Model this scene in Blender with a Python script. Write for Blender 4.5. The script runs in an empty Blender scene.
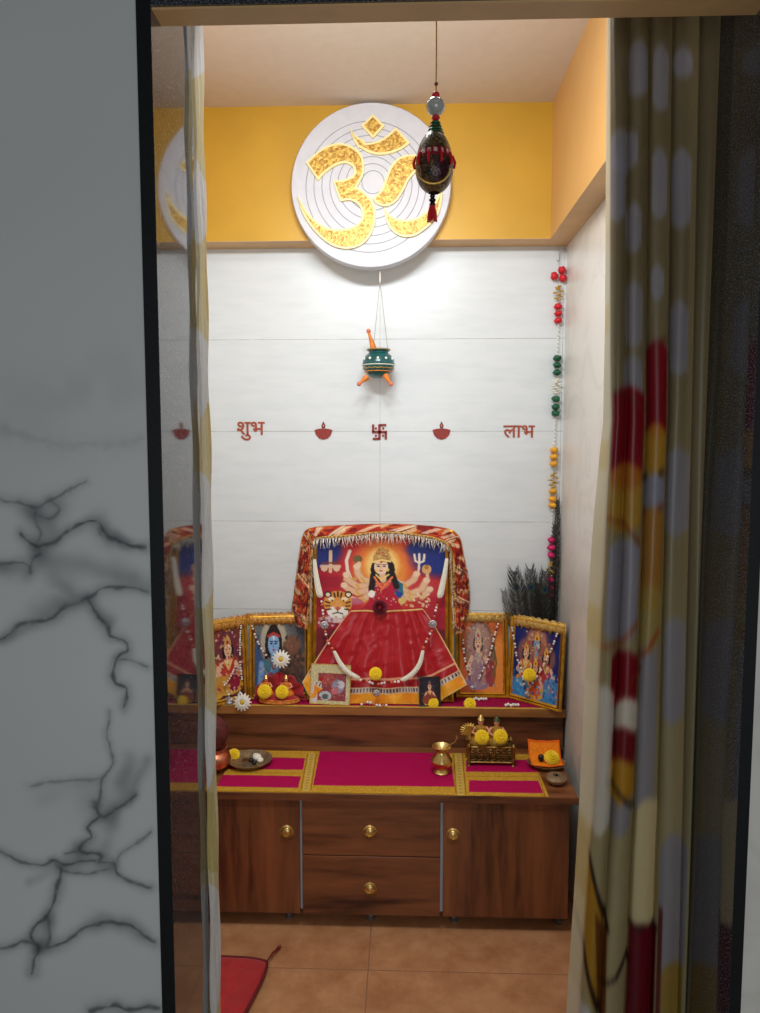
import bpy, bmesh, math, random
import numpy as np
from math import sin, cos, pi, radians
from mathutils import Vector, Matrix, Euler
from mathutils.geometry import tessellate_polygon
random.seed(7)
rng = np.random.default_rng(7)
COL = bpy.context.scene.collection

# ------------------------------------------------------------------ camera model (the photo was measured with it)
F, CX, CY, H = 732.0, 380.0, 506.5, 1.42
YAW, PIT = 0.03401997, 0.08381954
fwd = np.array([-sin(YAW)*cos(PIT), cos(YAW)*cos(PIT), -sin(PIT)])
rgt = np.array([cos(YAW), sin(YAW), 0.0])
upv = np.cross(rgt, fwd)
CAMP = np.array([0, 0, H])
def ray(px, py): return rgt*(px-CX)/F + upv*(CY-py)/F + fwd
def PY(px, py, Y): d = ray(px, py); return CAMP + d*Y/d[1]
def PZ(px, py, Z): d = ray(px, py); return CAMP + d*(Z-H)/d[2]
def PP(px, py, pt, n):
    d = ray(px, py); return CAMP + d*(np.dot(np.array(pt)-CAMP, n)/np.dot(d, n))
cam = bpy.data.objects.new('camera', bpy.data.cameras.new('camera'))
COL.objects.link(cam)
cam.matrix_world = Matrix(((rgt[0], upv[0], -fwd[0], 0), (rgt[1], upv[1], -fwd[1], 0), (rgt[2], upv[2], -fwd[2], H), (0, 0, 0, 1)))
cam.data.sensor_fit = 'HORIZONTAL'; cam.data.sensor_width = 36; cam.data.lens = F/760*36
cam.data.clip_start = 0.02
bpy.context.scene.camera = cam

# ------------------------------------------------------------------ materials
def lin(c):
    c = np.array(c, float)/255.0
    return np.where(c <= 0.04045, c/12.92, ((c+0.055)/1.055)**2.4)
def L4(c): l = lin(c); return (float(l[0]), float(l[1]), float(l[2]), 1.0)
def newmat(name):
    m = bpy.data.materials.new(name); m.use_nodes = True
    nt = m.node_tree; b = nt.nodes['Principled BSDF']
    return m, nt, b
def setp(b, **k):
    for n, v in k.items():
        b.inputs[n].default_value = v
def mat(name, c, rough=0.6, metal=0.0, var=0.12, scale=30.0, bump=0.0, stretch=(1,1,1), coat=0.0, c2=None, sheen=0.0, emit=0.0, spec=0.5, detail=4.0):
    m, nt, b = newmat(name)
    b.inputs['Roughness'].default_value = rough; b.inputs['Metallic'].default_value = metal
    b.inputs['Coat Weight'].default_value = coat; b.inputs['Sheen Weight'].default_value = sheen
    b.inputs['Specular IOR Level'].default_value = spec
    tc = nt.nodes.new('ShaderNodeTexCoord'); mp = nt.nodes.new('ShaderNodeMapping'); mp.inputs['Scale'].default_value = stretch
    nt.links.new(tc.outputs['Object'], mp.inputs['Vector'])
    nz = nt.nodes.new('ShaderNodeTexNoise'); nz.inputs['Scale'].default_value = scale; nz.inputs['Detail'].default_value = detail
    nt.links.new(mp.outputs['Vector'], nz.inputs['Vector'])
    rp = nt.nodes.new('ShaderNodeValToRGB')
    a = np.array(L4(c)); 
    if c2 is not None: d1, d2 = np.array(L4(c2)), a
    else: d1, d2 = a*(1-var), np.minimum(a*(1+var), 1)
    d1[3] = d2[3] = 1
    rp.color_ramp.elements[0].position = 0.35; rp.color_ramp.elements[1].position = 0.65
    rp.color_ramp.elements[0].color = tuple(d1); rp.color_ramp.elements[1].color = tuple(d2)
    nt.links.new(nz.outputs['Fac'], rp.inputs['Fac']); nt.links.new(rp.outputs['Color'], b.inputs['Base Color'])
    if bump:
        bp = nt.nodes.new('ShaderNodeBump'); bp.inputs['Strength'].default_value = bump; bp.inputs['Distance'].default_value = 0.002
        nt.links.new(nz.outputs['Fac'], bp.inputs['Height']); nt.links.new(bp.outputs['Normal'], b.inputs['Normal'])
    if emit:
        nt.links.new(rp.outputs['Color'], b.inputs['Emission Color']); b.inputs['Emission Strength'].default_value = emit
    return m
def vmat(name, rough=0.5, metal=0.0, coat=0.0, bump=0.0, scale=400.0, sheen=0.0, spec=0.5, trans=0.0):
    m, nt, b = newmat(name)
    at = nt.nodes.new('ShaderNodeAttribute'); at.attribute_name = 'Col'
    nt.links.new(at.outputs['Color'], b.inputs['Base Color'])
    setp(b, **{'Roughness': rough, 'Metallic': metal, 'Coat Weight': coat, 'Sheen Weight': sheen, 'Specular IOR Level': spec})
    if bump:
        tc = nt.nodes.new('ShaderNodeTexCoord'); nz = nt.nodes.new('ShaderNodeTexNoise'); nz.inputs['Scale'].default_value = scale
        nt.links.new(tc.outputs['Object'], nz.inputs['Vector'])
        bp = nt.nodes.new('ShaderNodeBump'); bp.inputs['Strength'].default_value = bump; bp.inputs['Distance'].default_value = 0.001
        nt.links.new(nz.outputs['Fac'], bp.inputs['Height']); nt.links.new(bp.outputs['Normal'], b.inputs['Normal'])
    if trans:
        tr = nt.nodes.new('ShaderNodeBsdfTranslucent'); mx = nt.nodes.new('ShaderNodeMixShader'); mx.inputs[0].default_value = trans
        nt.links.new(at.outputs['Color'], tr.inputs['Color'])
        nt.links.new(b.outputs[0], mx.inputs[1]); nt.links.new(tr.outputs[0], mx.inputs[2])
        nt.links.new(mx.outputs[0], nt.nodes['Material Output'].inputs['Surface'])
    return m

def granite():
    m, nt, b = newmat('black_granite')
    tc = nt.nodes.new('ShaderNodeTexCoord')
    nz = nt.nodes.new('ShaderNodeTexNoise'); nz.inputs['Scale'].default_value = 420; nz.inputs['Detail'].default_value = 3
    nt.links.new(tc.outputs['Object'], nz.inputs['Vector'])
    rp = nt.nodes.new('ShaderNodeValToRGB')
    e = rp.color_ramp.elements; e[0].position = 0.45; e[0].color = L4((14,15,17)); e[1].position = 0.72; e[1].color = L4((112,117,126))
    nt.links.new(nz.outputs['Fac'], rp.inputs['Fac']); nt.links.new(rp.outputs['Color'], b.inputs['Base Color'])
    setp(b, Roughness=0.04, **{'IOR': 2.05})
    return m
def tilewall():
    m, nt, b = newmat('white_wall_tile')
    tc = nt.nodes.new('ShaderNodeTexCoord'); sx = nt.nodes.new('ShaderNodeSeparateXYZ'); nt.links.new(tc.outputs['Object'], sx.inputs[0])
    def math_(op, a, bb=None, c=None):
        n = nt.nodes.new('ShaderNodeMath'); n.operation = op
        for i, v in enumerate((a, bb, c)):
            if v is None: continue
            if isinstance(v, (int, float)): n.inputs[i].default_value = v
            else: nt.links.new(v, n.inputs[i])
        return n.outputs[0]
    def joint(co, off, size, w):
        a = math_('SUBTRACT', co, off); a = math_('PINGPONG', a, size/2)
        return math_('LESS_THAN', a, w)
    jz = joint(sx.outputs['Z'], 1.4665-0.3085*2, 0.3085, 0.0011)
    jx = joint(sx.outputs['X'], -0.085, 0.61, 0.0008)
    j = math_('MAXIMUM', jz, jx)
    nz = nt.nodes.new('ShaderNodeTexNoise'); nz.inputs['Scale'].default_value = 9; nz.inputs['Detail'].default_value = 6
    mp = nt.nodes.new('ShaderNodeMapping'); mp.inputs['Scale'].default_value = (1, 1, 5); nt.links.new(tc.outputs['Object'], mp.inputs[0]); nt.links.new(mp.outputs[0], nz.inputs['Vector'])
    rp = nt.nodes.new('ShaderNodeValToRGB'); e = rp.color_ramp.elements
    e[0].position = 0.3; e[0].color = L4((216,222,224)); e[1].position = 0.6; e[1].color = L4((223,228,230))
    nt.links.new(nz.outputs['Fac'], rp.inputs['Fac'])
    mx = nt.nodes.new('ShaderNodeMix'); mx.data_type = 'RGBA'
    # joints fade in and out along their length, as grout does
    jn = nt.nodes.new('ShaderNodeTexNoise'); jn.inputs['Scale'].default_value = 14; nt.links.new(tc.outputs['Object'], jn.inputs['Vector'])
    fade = math_('MULTIPLY', j, math_('MULTIPLY_ADD', jn.outputs['Fac'], 1.6, -0.2))
    nt.links.new(fade, mx.inputs[0]); nt.links.new(rp.outputs['Color'], mx.inputs[6]); mx.inputs[7].default_value = L4((150,150,146))
    nt.links.new(mx.outputs[2], b.inputs['Base Color']); setp(b, Roughness=0.3)
    return m
def floormat():
    m, nt, b = newmat('beige_floor_tile')
    tc = nt.nodes.new('ShaderNodeTexCoord'); sx = nt.nodes.new('ShaderNodeSeparateXYZ'); nt.links.new(tc.outputs['Object'], sx.inputs[0])
    def math_(op, a, bb=None):
        n = nt.nodes.new('ShaderNodeMath'); n.operation = op
        for i, v in enumerate((a, bb)):
            if v is None: continue
            if isinstance(v, (int, float)): n.inputs[i].default_value = v
            else: nt.links.new(v, n.inputs[i])
        return n.outputs[0]
    def joint(co, off, size, w): return math_('LESS_THAN', math_('PINGPONG', math_('SUBTRACT', co, off), size/2), w)
    j = math_('MAXIMUM', joint(sx.outputs['X'], -0.096, 0.6, 0.0016), joint(sx.outputs['Y'], 1.872, 0.6, 0.0016))
    nz = nt.nodes.new('ShaderNodeTexNoise'); nz.inputs['Scale'].default_value = 11; nz.inputs['Detail'].default_value = 9; nz.inputs['Roughness'].default_value = 0.65
    nt.links.new(tc.outputs['Object'], nz.inputs['Vector'])
    rp = nt.nodes.new('ShaderNodeValToRGB'); e = rp.color_ramp.elements
    e[0].position = 0.3; e[0].color = L4((168,112,72)); e[1].position = 0.7; e[1].color = L4((204,152,108))
    nt.links.new(nz.outputs['Fac'], rp.inputs['Fac'])
    mx = nt.nodes.new('ShaderNodeMix'); mx.data_type = 'RGBA'
    nt.links.new(j, mx.inputs[0]); nt.links.new(rp.outputs['Color'], mx.inputs[6]); mx.inputs[7].default_value = L4((150,108,80))
    nt.links.new(mx.outputs[2], b.inputs['Base Color']); setp(b, Roughness=0.4)
    return m
def marblewhite():
    m, nt, b = newmat('pale_marble_tile')
    tc = nt.nodes.new('ShaderNodeTexCoord')
    nz = nt.nodes.new('ShaderNodeTexNoise'); nz.inputs['Scale'].default_value = 3.5; nz.inputs['Detail'].default_value = 10; nz.inputs['Distortion'].default_value = 1.2
    mp = nt.nodes.new('ShaderNodeMapping'); mp.inputs['Rotation'].default_value = (0.6, 0, 0); nt.links.new(tc.outputs['Object'], mp.inputs[0]); nt.links.new(mp.outputs[0], nz.inputs['Vector'])
    rp = nt.nodes.new('ShaderNodeValToRGB'); e = rp.color_ramp.elements
    e[0].position = 0.44; e[0].color = L4((226,222,214)); e[1].position = 0.56; e[1].color = L4((226,222,214))
    x = e.new(0.50); x.color = L4((218,213,205))
    nt.links.new(nz.outputs['Fac'], rp.inputs['Fac']); nt.links.new(rp.outputs['Color'], b.inputs['Base Color']); setp(b, Roughness=0.3)
    return m
def wood(name, vertical, dark=(58,27,13), light=(140,84,50), rough=0.38, sc=5.0):
    m, nt, b = newmat(name)
    tc = nt.nodes.new('ShaderNodeTexCoord'); mp = nt.nodes.new('ShaderNodeMapping')
    mp.inputs['Scale'].default_value = (1, 1, 0.12) if vertical else (0.12, 1, 1)
    nt.links.new(tc.outputs['Object'], mp.inputs[0])
    nz = nt.nodes.new('ShaderNodeTexNoise'); nz.inputs['Scale'].default_value = sc*3; nz.inputs['Detail'].default_value = 5; nz.inputs['Distortion'].default_value = 0.6
    nt.links.new(mp.outputs[0], nz.inputs['Vector'])
    n2 = nt.nodes.new('ShaderNodeTexNoise'); n2.inputs['Scale'].default_value = sc*14; n2.inputs['Detail'].default_value = 4
    nt.links.new(mp.outputs[0], n2.inputs['Vector'])
    ad = nt.nodes.new('ShaderNodeMath'); ad.operation = 'MULTIPLY_ADD'; ad.inputs[1].default_value = 0.35
    nt.links.new(n2.outputs['Fac'], ad.inputs[0]); nt.links.new(nz.outputs['Fac'], ad.inputs[2])
    rp = nt.nodes.new('ShaderNodeValToRGB'); e = rp.color_ramp.elements
    e[0].position = 0.47; e[0].color = L4(dark); e[1].position = 0.86; e[1].color = L4(light)
    md = tuple((np.array(L4(dark))*0.45+np.array(L4(light))*0.55)); x = e.new(0.64); x.color = md
    nt.links.new(ad.outputs[0], rp.inputs['Fac']); nt.links.new(rp.outputs['Color'], b.inputs['Base Color']); setp(b, Roughness=rough)
    return m

M = {}
M['granite'] = granite(); M['tile'] = tilewall(); M['floor'] = floormat(); M['marble'] = marblewhite()
M['wood_v'] = wood('walnut_laminate_upright', True); M['wood_h'] = wood('walnut_laminate_level', False)
M['wood_edge'] = wood('walnut_edge_band', False, (118,70,30), (176,118,62))
M['wood_top'] = wood('walnut_worktop', False, (84,42,22), (150,92,52), rough=0.3)
M['ceiling'] = mat('ceiling_paint', (214,200,184), 0.8, var=0.02)
M['gold_paint'] = mat('mustard_gold_paint', (200,154,46), 0.42, var=0.05, scale=5, metal=0.1)
M['gold_shade_paint'] = mat('shaded_gold_paint', (208,160,96), 0.5, var=0.04, scale=5)  # gold of the side beams, with their shade put into the colour
M['brown_trim'] = mat('brown_trim_paint', (206,166,114), 0.5, var=0.08, scale=8)
M['white_lac'] = mat('white_lacquer', (206,207,214), 0.45, var=0.03)
M['groove'] = mat('pale_grey_groove', (150,150,158), 0.6, var=0.03)
M['cream'] = mat('pale_gold_rim', (246,226,158), 0.4, var=0.04)
M['gold_relief'] = mat('gold_filigree', (226,184,84), 0.36, 0.25, scale=130, bump=0.9, c2=(164,116,36), detail=2)
M['carcass'] = mat('grey_white_board', (196,200,206), 0.5, var=0.03)
M['brass'] = mat('brass', (216,184,116), 0.3, 1.0, var=0.15, scale=60)
M['brass_dark'] = mat('aged_brass', (140,112,62), 0.38, 0.9, var=0.4, scale=90, bump=0.4)
M['copper'] = mat('copper', (224,146,112), 0.34, 1.0, var=0.12, scale=40)
M['bronze'] = mat('dull_bronze', (168,146,116), 0.42, 0.7, var=0.25, scale=60)
M['silver'] = mat('silver', (200,200,205), 0.3, 0.9, var=0.3, scale=200, bump=0.5)
M['pearl'] = mat('pearl_white', (240,236,228), 0.3, var=0.04)
M['thread'] = mat('off_white_cotton', (232,228,210), 0.7, var=0.10, scale=300)
M['coral'] = mat('coral_bead', (222,120,88), 0.35, var=0.1)
M['redbead'] = mat('dark_red_bead', (120,24,30), 0.3, var=0.15)
M['bright_red'] = mat('bright_red', (212,24,38), 0.5, var=0.12, scale=80)
M['rose'] = mat('dark_rose_petal', (112,10,34), 0.6, var=0.3, scale=80)
M['green'] = mat('bottle_green', (18,92,58), 0.45, var=0.12)
M['amber'] = mat('amber_yellow', (232,168,40), 0.5, var=0.12)
M['pink'] = mat('hot_pink', (204,26,104), 0.5, var=0.12)
M['white'] = mat('white_petal', (246,244,232), 0.6, var=0.04)
M['yellow'] = mat('yellow_petal', (250,214,20), 0.6, var=0.08, scale=120)
M['yellow_core'] = mat('golden_flower_centre', (222,180,30), 0.7, var=0.2, scale=300)
M['teal'] = mat('teal_glaze', (14,84,84), 0.25, var=0.2, coat=0.4)
M['orange'] = mat('orange_paint', (226,128,40), 0.4, var=0.2, scale=60)
M['orange_cloth'] = mat('orange_satin', (246,142,22), 0.5, var=0.10, scale=90, sheen=0.3)
M['string'] = mat('white_string', (176,174,168), 0.8, var=0.08)
M['gold_thread'] = mat('gold_thread', (196,156,70), 0.4, 0.5, var=0.2, scale=200)
M['red_cloth'] = mat('red_quilted_cloth', (186,24,32), 0.75, var=0.14, scale=25, sheen=0.3, bump=0.3)
M['red_velvet'] = mat('red_velvet', (170,14,26), 0.8, var=0.25, scale=60, sheen=0.4)
M['piping'] = mat('maroon_piping', (110,14,22), 0.7, var=0.1)
M['coconut'] = mat('maroon_coconut_husk', (96,34,32), 0.75, var=0.35, scale=70, bump=0.8)
M['black'] = mat('black_stone', (18,16,20), 0.25, var=0.2)
M['terracotta'] = mat('rust_red_sticker', (136,26,24), 0.5, c2=(156,60,44), scale=260)
M['rust'] = mat('rust_orange_sticker', (186,92,58), 0.5, c2=(150,58,36), scale=300)
M['skin'] = mat('idol_skin', (226,160,120), 0.5, var=0.1)
M['gilt'] = mat('gilt_frame', (206,152,40), 0.35, 0.55, var=0.25, scale=40)
M['gilt_dark'] = mat('dark_gilt_groove', (128,84,22), 0.4, 0.5, var=0.2)
M['feather'] = mat('dark_feather_barb', (20,26,26), 0.5, c2=(38,32,24), scale=60)
M['feather_eye'] = mat('blue_feather_eye', (10,60,110), 0.3, 0.3, var=0.3)
M['feather_gold'] = mat('bronze_feather_ring', (60,76,44), 0.35, 0.4, var=0.3)
M['quill'] = mat('pale_quill', (150,140,110), 0.5, var=0.1)
M['steel'] = mat('grey_steel', (150,150,155), 0.3, 0.8, var=0.1)
M['wicker'] = mat('orange_wicker', (214,128,50), 0.6, var=0.35, scale=160, bump=0.6)
M['outer_floor'] = mat('grey_outer_floor', (150,145,138), 0.4, var=0.1, scale=6)
M['black_edge'] = mat('darker_granite_front', (20,21,23), 0.5, var=.3, scale=400, spec=.3)  # same granite as the lining, coloured darker for its front faces
M['lace'] = mat('gold_lace', (226,178,84), 0.45, 0.25, scale=220, bump=1.0, c2=(178,96,36))
M['lace_pale'] = mat('pale_gold_lace', (232,200,120), 0.45, 0.25, scale=220, bump=1.0, c2=(182,132,44))
M['fringe'] = mat('silver_fringe', (226,214,200), 0.4, 0.2, var=0.2, scale=200)
M['frost'] = mat('frosted_glass_bead', (176,176,170), 0.15, 0.0, var=0.12, scale=200, coat=0.6)
M['olive'] = mat('olive_bead', (72,82,48), 0.3, 0.3, var=0.3, scale=200)
V_PRINT = vmat('printed_picture', 0.6, spec=.3)
V_CLOTH = vmat('printed_cloth', 0.75, bump=0.3, spec=.2)
V_SATIN = vmat('red_satin', 0.34, sheen=0.2)
V_CURT = vmat('curtain_satin', 0.42, trans=0.35)
V_MARBLE = vmat('veined_marble', 0.3)
V_DARK = vmat('beaded_shell', 0.3, metal=0.2, bump=1.0, scale=300)

# ------------------------------------------------------------------ objects
MW = {}
def tag(o, label=None, cat=None, group=None, kind=None):
    if label: o['label'] = label
    if cat: o['category'] = cat
    if group: o['group'] = group
    if kind: o['kind'] = kind
    return o
def thing(name, label, cat, loc=(0,0,0), rot=(0,0,0), group=None):
    o = bpy.data.objects.new(name, None); COL.objects.link(o)
    o.empty_display_size = 0.02
    o.location = loc; o.rotation_euler = rot
    MW[o.name] = Matrix.Translation(Vector(loc)) @ Euler(rot).to_matrix().to_4x4()
    return tag(o, label, cat, group)
class MB:
    def __init__(s): s.v = []; s.f = []; s.m = []
    def add(s, v, f, m=0):
        b = len(s.v); s.v += [tuple(float(q) for q in p) for p in v]; s.f += [tuple(b+i for i in q) for q in f]; s.m += [m]*len(f); return s
    def box(s, a, b, m=0):
        x0,y0,z0 = a; x1,y1,z1 = b
        return s.add([(x0,y0,z0),(x1,y0,z0),(x1,y1,z0),(x0,y1,z0),(x0,y0,z1),(x1,y0,z1),(x1,y1,z1),(x0,y1,z1)],
              [(0,3,2,1),(4,5,6,7),(0,1,5,4),(1,2,6,5),(2,3,7,6),(3,0,4,7)], m)
    def tube(s, pts, r, n=8, m=0, caps=True):
        pts = [Vector(p) for p in pts]; rs = r if hasattr(r, '__len__') else [r]*len(pts)
        vs = []; fs = []; t0 = (pts[1]-pts[0]).normalized(); a = t0.orthogonal().normalized()
        for i, p in enumerate(pts):
            t = (pts[min(i+1, len(pts)-1)]-pts[max(i-1, 0)])
            t = t.normalized() if t.length > 1e-9 else t0
            a = (a - t*a.dot(t)); a = a.normalized() if a.length > 1e-6 else t.orthogonal().normalized()
            b = t.cross(a)
            for k in range(n):
                q = 2*pi*k/n; vs.append(p+(a*cos(q)+b*sin(q))*rs[i])
        for i in range(len(pts)-1):
            for k in range(n): fs.append((i*n+k, i*n+(k+1)%n, (i+1)*n+(k+1)%n, (i+1)*n+k))
        if caps: fs.append(tuple(range(n-1,-1,-1))); fs.append(tuple((len(pts)-1)*n+k for k in range(n)))
        return s.add(vs, fs, m)
    def lathe(s, prof, c=(0,0,0), n=24, m=0, axis='z', sx=1, sy=1):
        vs = []; fs = []
        for r, z in prof:
            for k in range(n):
                q = 2*pi*k/n; x, y = r*cos(q)*sx, r*sin(q)*sy
                if axis == 'z': p = (x, y, z)
                elif axis == 'y': p = (x, z, y)
                else: p = (z, x, y)
                vs.append((c[0]+p[0], c[1]+p[1], c[2]+p[2]))
        for i in range(len(prof)-1):
            for k in range(n): fs.append((i*n+k, i*n+(k+1)%n, (i+1)*n+(k+1)%n, (i+1)*n+k))
        if prof[0][0] > 1e-6: fs.append(tuple(range(n-1,-1,-1)))
        if prof[-1][0] > 1e-6: fs.append(tuple((len(prof)-1)*n+k for k in range(n)))
        return s.add(vs, fs, m)
    def ball(s, c, r, n=10, m=0, sc=(1,1,1)):
        prof = [(max(r*sin(pi*i/(n//2+2)), 0), -r*cos(pi*i/(n//2+2))) for i in range(n//2+3)]
        b = len(s.v); s.lathe(prof, (0,0,0), n, m)
        for i in range(b, len(s.v)): p = s.v[i]; s.v[i] = (c[0]+p[0]*sc[0], c[1]+p[1]*sc[1], c[2]+p[2]*sc[2])
        return s
    def grid(s, fn, nu, nv, m=0):
        vs = [fn(i/(nu-1), j/(nv-1)) for j in range(nv) for i in range(nu)]
        return s.add(vs, [(j*nu+i, j*nu+i+1, (j+1)*nu+i+1, (j+1)*nu+i) for j in range(nv-1) for i in range(nu-1)], m)
    def build(s, name, mats, parent=None, smooth=True, bevel=0, solid=0, world=True, subsurf=0):
        me = bpy.data.meshes.new(name)
        vs = s.v
        if parent is not None and world:
            r = parent
            while r.parent: r = r.parent
            inv = MW[r.name].inverted(); vs = [tuple(inv @ Vector(p)) for p in vs]
        me.from_pydata(vs, [], s.f)
        for mm in (mats if isinstance(mats, (list, tuple)) else [mats]): me.materials.append(mm)
        me.polygons.foreach_set('material_index', s.m)
        bm = bmesh.new(); bm.from_mesh(me); bmesh.ops.remove_doubles(bm, verts=bm.verts, dist=1e-7); bmesh.ops.recalc_face_normals(bm, faces=bm.faces); bm.to_mesh(me); bm.free()
        o = bpy.data.objects.new(name, me); COL.objects.link(o)
        if parent is not None: o.parent = parent
        if smooth:
            me.shade_smooth()
            me.set_sharp_from_angle(angle=radians(42))
        if solid: md = o.modifiers.new('s', 'SOLIDIFY'); md.thickness = solid; md.offset = 0
        if bevel: md = o.modifiers.new('b', 'BEVEL'); md.width = bevel; md.segments = 2; md.limit_method = 'ANGLE'
        if subsurf: md = o.modifiers.new('u', 'SUBSURF'); md.levels = subsurf; md.render_levels = subsurf
        return o
def copy_tree(o, parent=None):
    c = o.copy(); COL.objects.link(c); c.parent = parent
    for ch in list(o.children): copy_tree(ch, c)
    return c
def struct(name, mb, mats, **k):
    o = mb.build(name, mats, smooth=False, **k); o['kind'] = 'structure'; return o

# ------------------------------------------------------------------ painting colours onto mesh grids
class Cv:
    def __init__(s, x0, x1, y0, y1, w, h, bg):
        s.x = np.linspace(x0, x1, w); s.y = np.linspace(y0, y1, h); s.w, s.h = w, h
        s.X, s.Y = np.meshgrid(s.x, s.y); s.c = np.ones((h, w, 3))*np.array(bg, float)
    def put(s, mask, col, a=1.0):
        k = (mask*a)[..., None]; s.c = s.c*(1-k)+np.array(col, float)*k; return s
    def poly(s, pts, col, a=1.0):
        m = np.zeros((s.h, s.w), bool); n = len(pts)
        for i in range(n):
            x1, y1 = pts[i]; x2, y2 = pts[(i+1) % n]
            if y1 == y2: continue
            c = ((s.Y >= min(y1,y2)) & (s.Y < max(y1,y2)) & (s.X < (x2-x1)*(s.Y-y1)/(y2-y1)+x1)); m ^= c
        return s.put(m.astype(float), col, a)
    def ell(s, cx, cy, rx, ry, col, rot=0, a=1.0, soft=0.0):
        dx, dy = s.X-cx, s.Y-cy; u = dx*cos(rot)+dy*sin(rot); v = -dx*sin(rot)+dy*cos(rot)
        d = np.sqrt((u/rx)**2+(v/ry)**2)
        m = np.clip((1+soft-d)/(soft+1e-3), 0, 1) if soft else (d <= 1).astype(float)
        return s.put(m, col, a)
    def dist(s, pts):
        D = np.full((s.h, s.w), 1e9)
        for i in range(len(pts)-1):
            (x1,y1),(x2,y2) = pts[i], pts[i+1]; L = (x2-x1)**2+(y2-y1)**2+1e-9
            t = np.clip(((s.X-x1)*(x2-x1)+(s.Y-y1)*(y2-y1))/L, 0, 1)
            D = np.minimum(D, np.hypot(s.X-x1-t*(x2-x1), s.Y-y1-t*(y2-y1)))
        return D
    def line(s, pts, w, col, a=1.0, soft=False):
        D = s.dist(pts)
        m = np.exp(-(D/w)**2) if soft else np.clip((w-D)/(0.4*w)+0.5, 0, 1)
        return s.put(m, col, a)
    def noise(s, amp, block=1):
        n = rng.normal(0, amp, (s.h//block+1, s.w//block+1)); n = np.kron(n, np.ones((block, block)))[:s.h, :s.w]
        s.c = np.clip(s.c+n[..., None], 0, 255); return s
    def mesh(s, name, fn, mt, parent=None, world=True, solid=0):
        """fn(X, Y) -> three arrays; one vertex per sample"""
        P = fn(s.X, s.Y); co = np.stack([np.broadcast_to(p, s.X.shape) for p in P], -1).reshape(-1, 3).astype(float)
        if parent is not None and world:
            r = parent
            while r.parent: r = r.parent
            inv = np.array(MW[r.name].inverted()); co = co @ inv[:3, :3].T+inv[:3, 3]
        h, w = s.h, s.w; idx = np.arange(h*w).reshape(h, w)
        f = np.stack([idx[:-1,:-1], idx[1:,:-1], idx[1:,1:], idx[:-1,1:]], -1).reshape(-1, 4)
        me = bpy.data.meshes.new(name); me.vertices.add(h*w); me.vertices.foreach_set('co', co.ravel())
        me.loops.add(f.size); me.loops.foreach_set('vertex_index', f.ravel().astype(np.int32))
        me.polygons.add(len(f)); me.polygons.foreach_set('loop_start', np.arange(0, f.size, 4, dtype=np.int32))
        me.update(calc_edges=True); me.validate()
        at = me.color_attributes.new('Col', 'FLOAT_COLOR', 'POINT')
        lc = np.ones((h*w, 4)); lc[:, :3] = lin(np.clip(s.c, 0, 255).reshape(-1, 3)); at.data.foreach_set('color', lc.ravel())
        me.materials.append(mt); me.shade_smooth()
        o = bpy.data.objects.new(name, me); COL.objects.link(o)
        if parent is not None: o.parent = parent
        if solid: md = o.modifiers.new('s', 'SOLIDIFY'); md.thickness = solid; md.offset = 0
        return o
def vnoise(X, Y, f, seed):
    r = np.random.default_rng(seed); G = r.uniform(-1, 1, (64, 64))
    x = X*f+seed*3.1; y = Y*f+seed*1.7; xi = np.floor(x).astype(int); yi = np.floor(y).astype(int)
    fx = x-xi; fy = y-yi; fx = fx*fx*(3-2*fx); fy = fy*fy*(3-2*fy)
    g = lambda a, b: G[a % 64, b % 64]
    return (g(xi,yi)*(1-fx)+g(xi+1,yi)*fx)*(1-fy)+(g(xi,yi+1)*(1-fx)+g(xi+1,yi+1)*fx)*fy
def smoothpath(pts, n=8):
    P = [np.array(p, float) for p in pts]; out = []
    for i in range(len(P)-1):
        p0 = P[max(i-1,0)]; p1 = P[i]; p2 = P[i+1]; p3 = P[min(i+2,len(P)-1)]
        for k in range(n):
            t = k/n; out.append(0.5*((2*p1)+(-p0+p2)*t+(2*p0-5*p1+4*p2-p3)*t*t+(-p0+3*p1-3*p2+p3)*t**3))
    out.append(P[-1]); return out

# ================================================================== THE ROOM
XL, XR, YB, YN, ZC = -0.762, 0.532, 2.5, 0.97, 2.492
JL, JR = -0.322, 0.4475
struct('floor', MB().box((-1.6,0.97,-0.1),(1.6,2.7,0)), M['floor'])
struct('floor_outer', MB().box((-1.6,-2.4,-0.1),(1.6,0.97,0)), M['outer_floor'])
struct('wall_back', MB().box((XL-0.1,YB,0),(XR+0.1,YB+0.1,ZC+0.1)), M['tile'])
struct('wall_right', MB().box((XR,1.2,0),(XR+0.1,YB,ZC+0.1)), M['marble'])
struct('wall_left', MB().box((XL-0.1,1.2,0),(XL,YB,ZC+0.1)), M['marble'])
struct('ceiling', MB().box((XL-0.1,0.97,ZC),(XR+0.1,YB+0.1,ZC+0.08)), M['ceiling'])
struct('trim_1', MB().box((XL+0.07,2.41,2.076),(0.461,YB,ZC),0).box((XL+0.07,2.4095,2.0745),(0.461,YB,2.076),1), [M['gold_paint'], M['brown_trim']])
struct('trim_2', MB().box((0.461,1.2,2.076),(XR,YB,ZC),0).box((0.461,1.2,2.074),(XR,YB,2.0762),1), [M['gold_shade_paint'], M['brown_trim']])
struct('trim_3', MB().box((XL,1.2,2.076),(XL+0.07,YB,ZC),0).box((XL,1.2,2.074),(XL+0.07,YB,2.0762),1), [M['gold_shade_paint'], M['brown_trim']])
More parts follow.
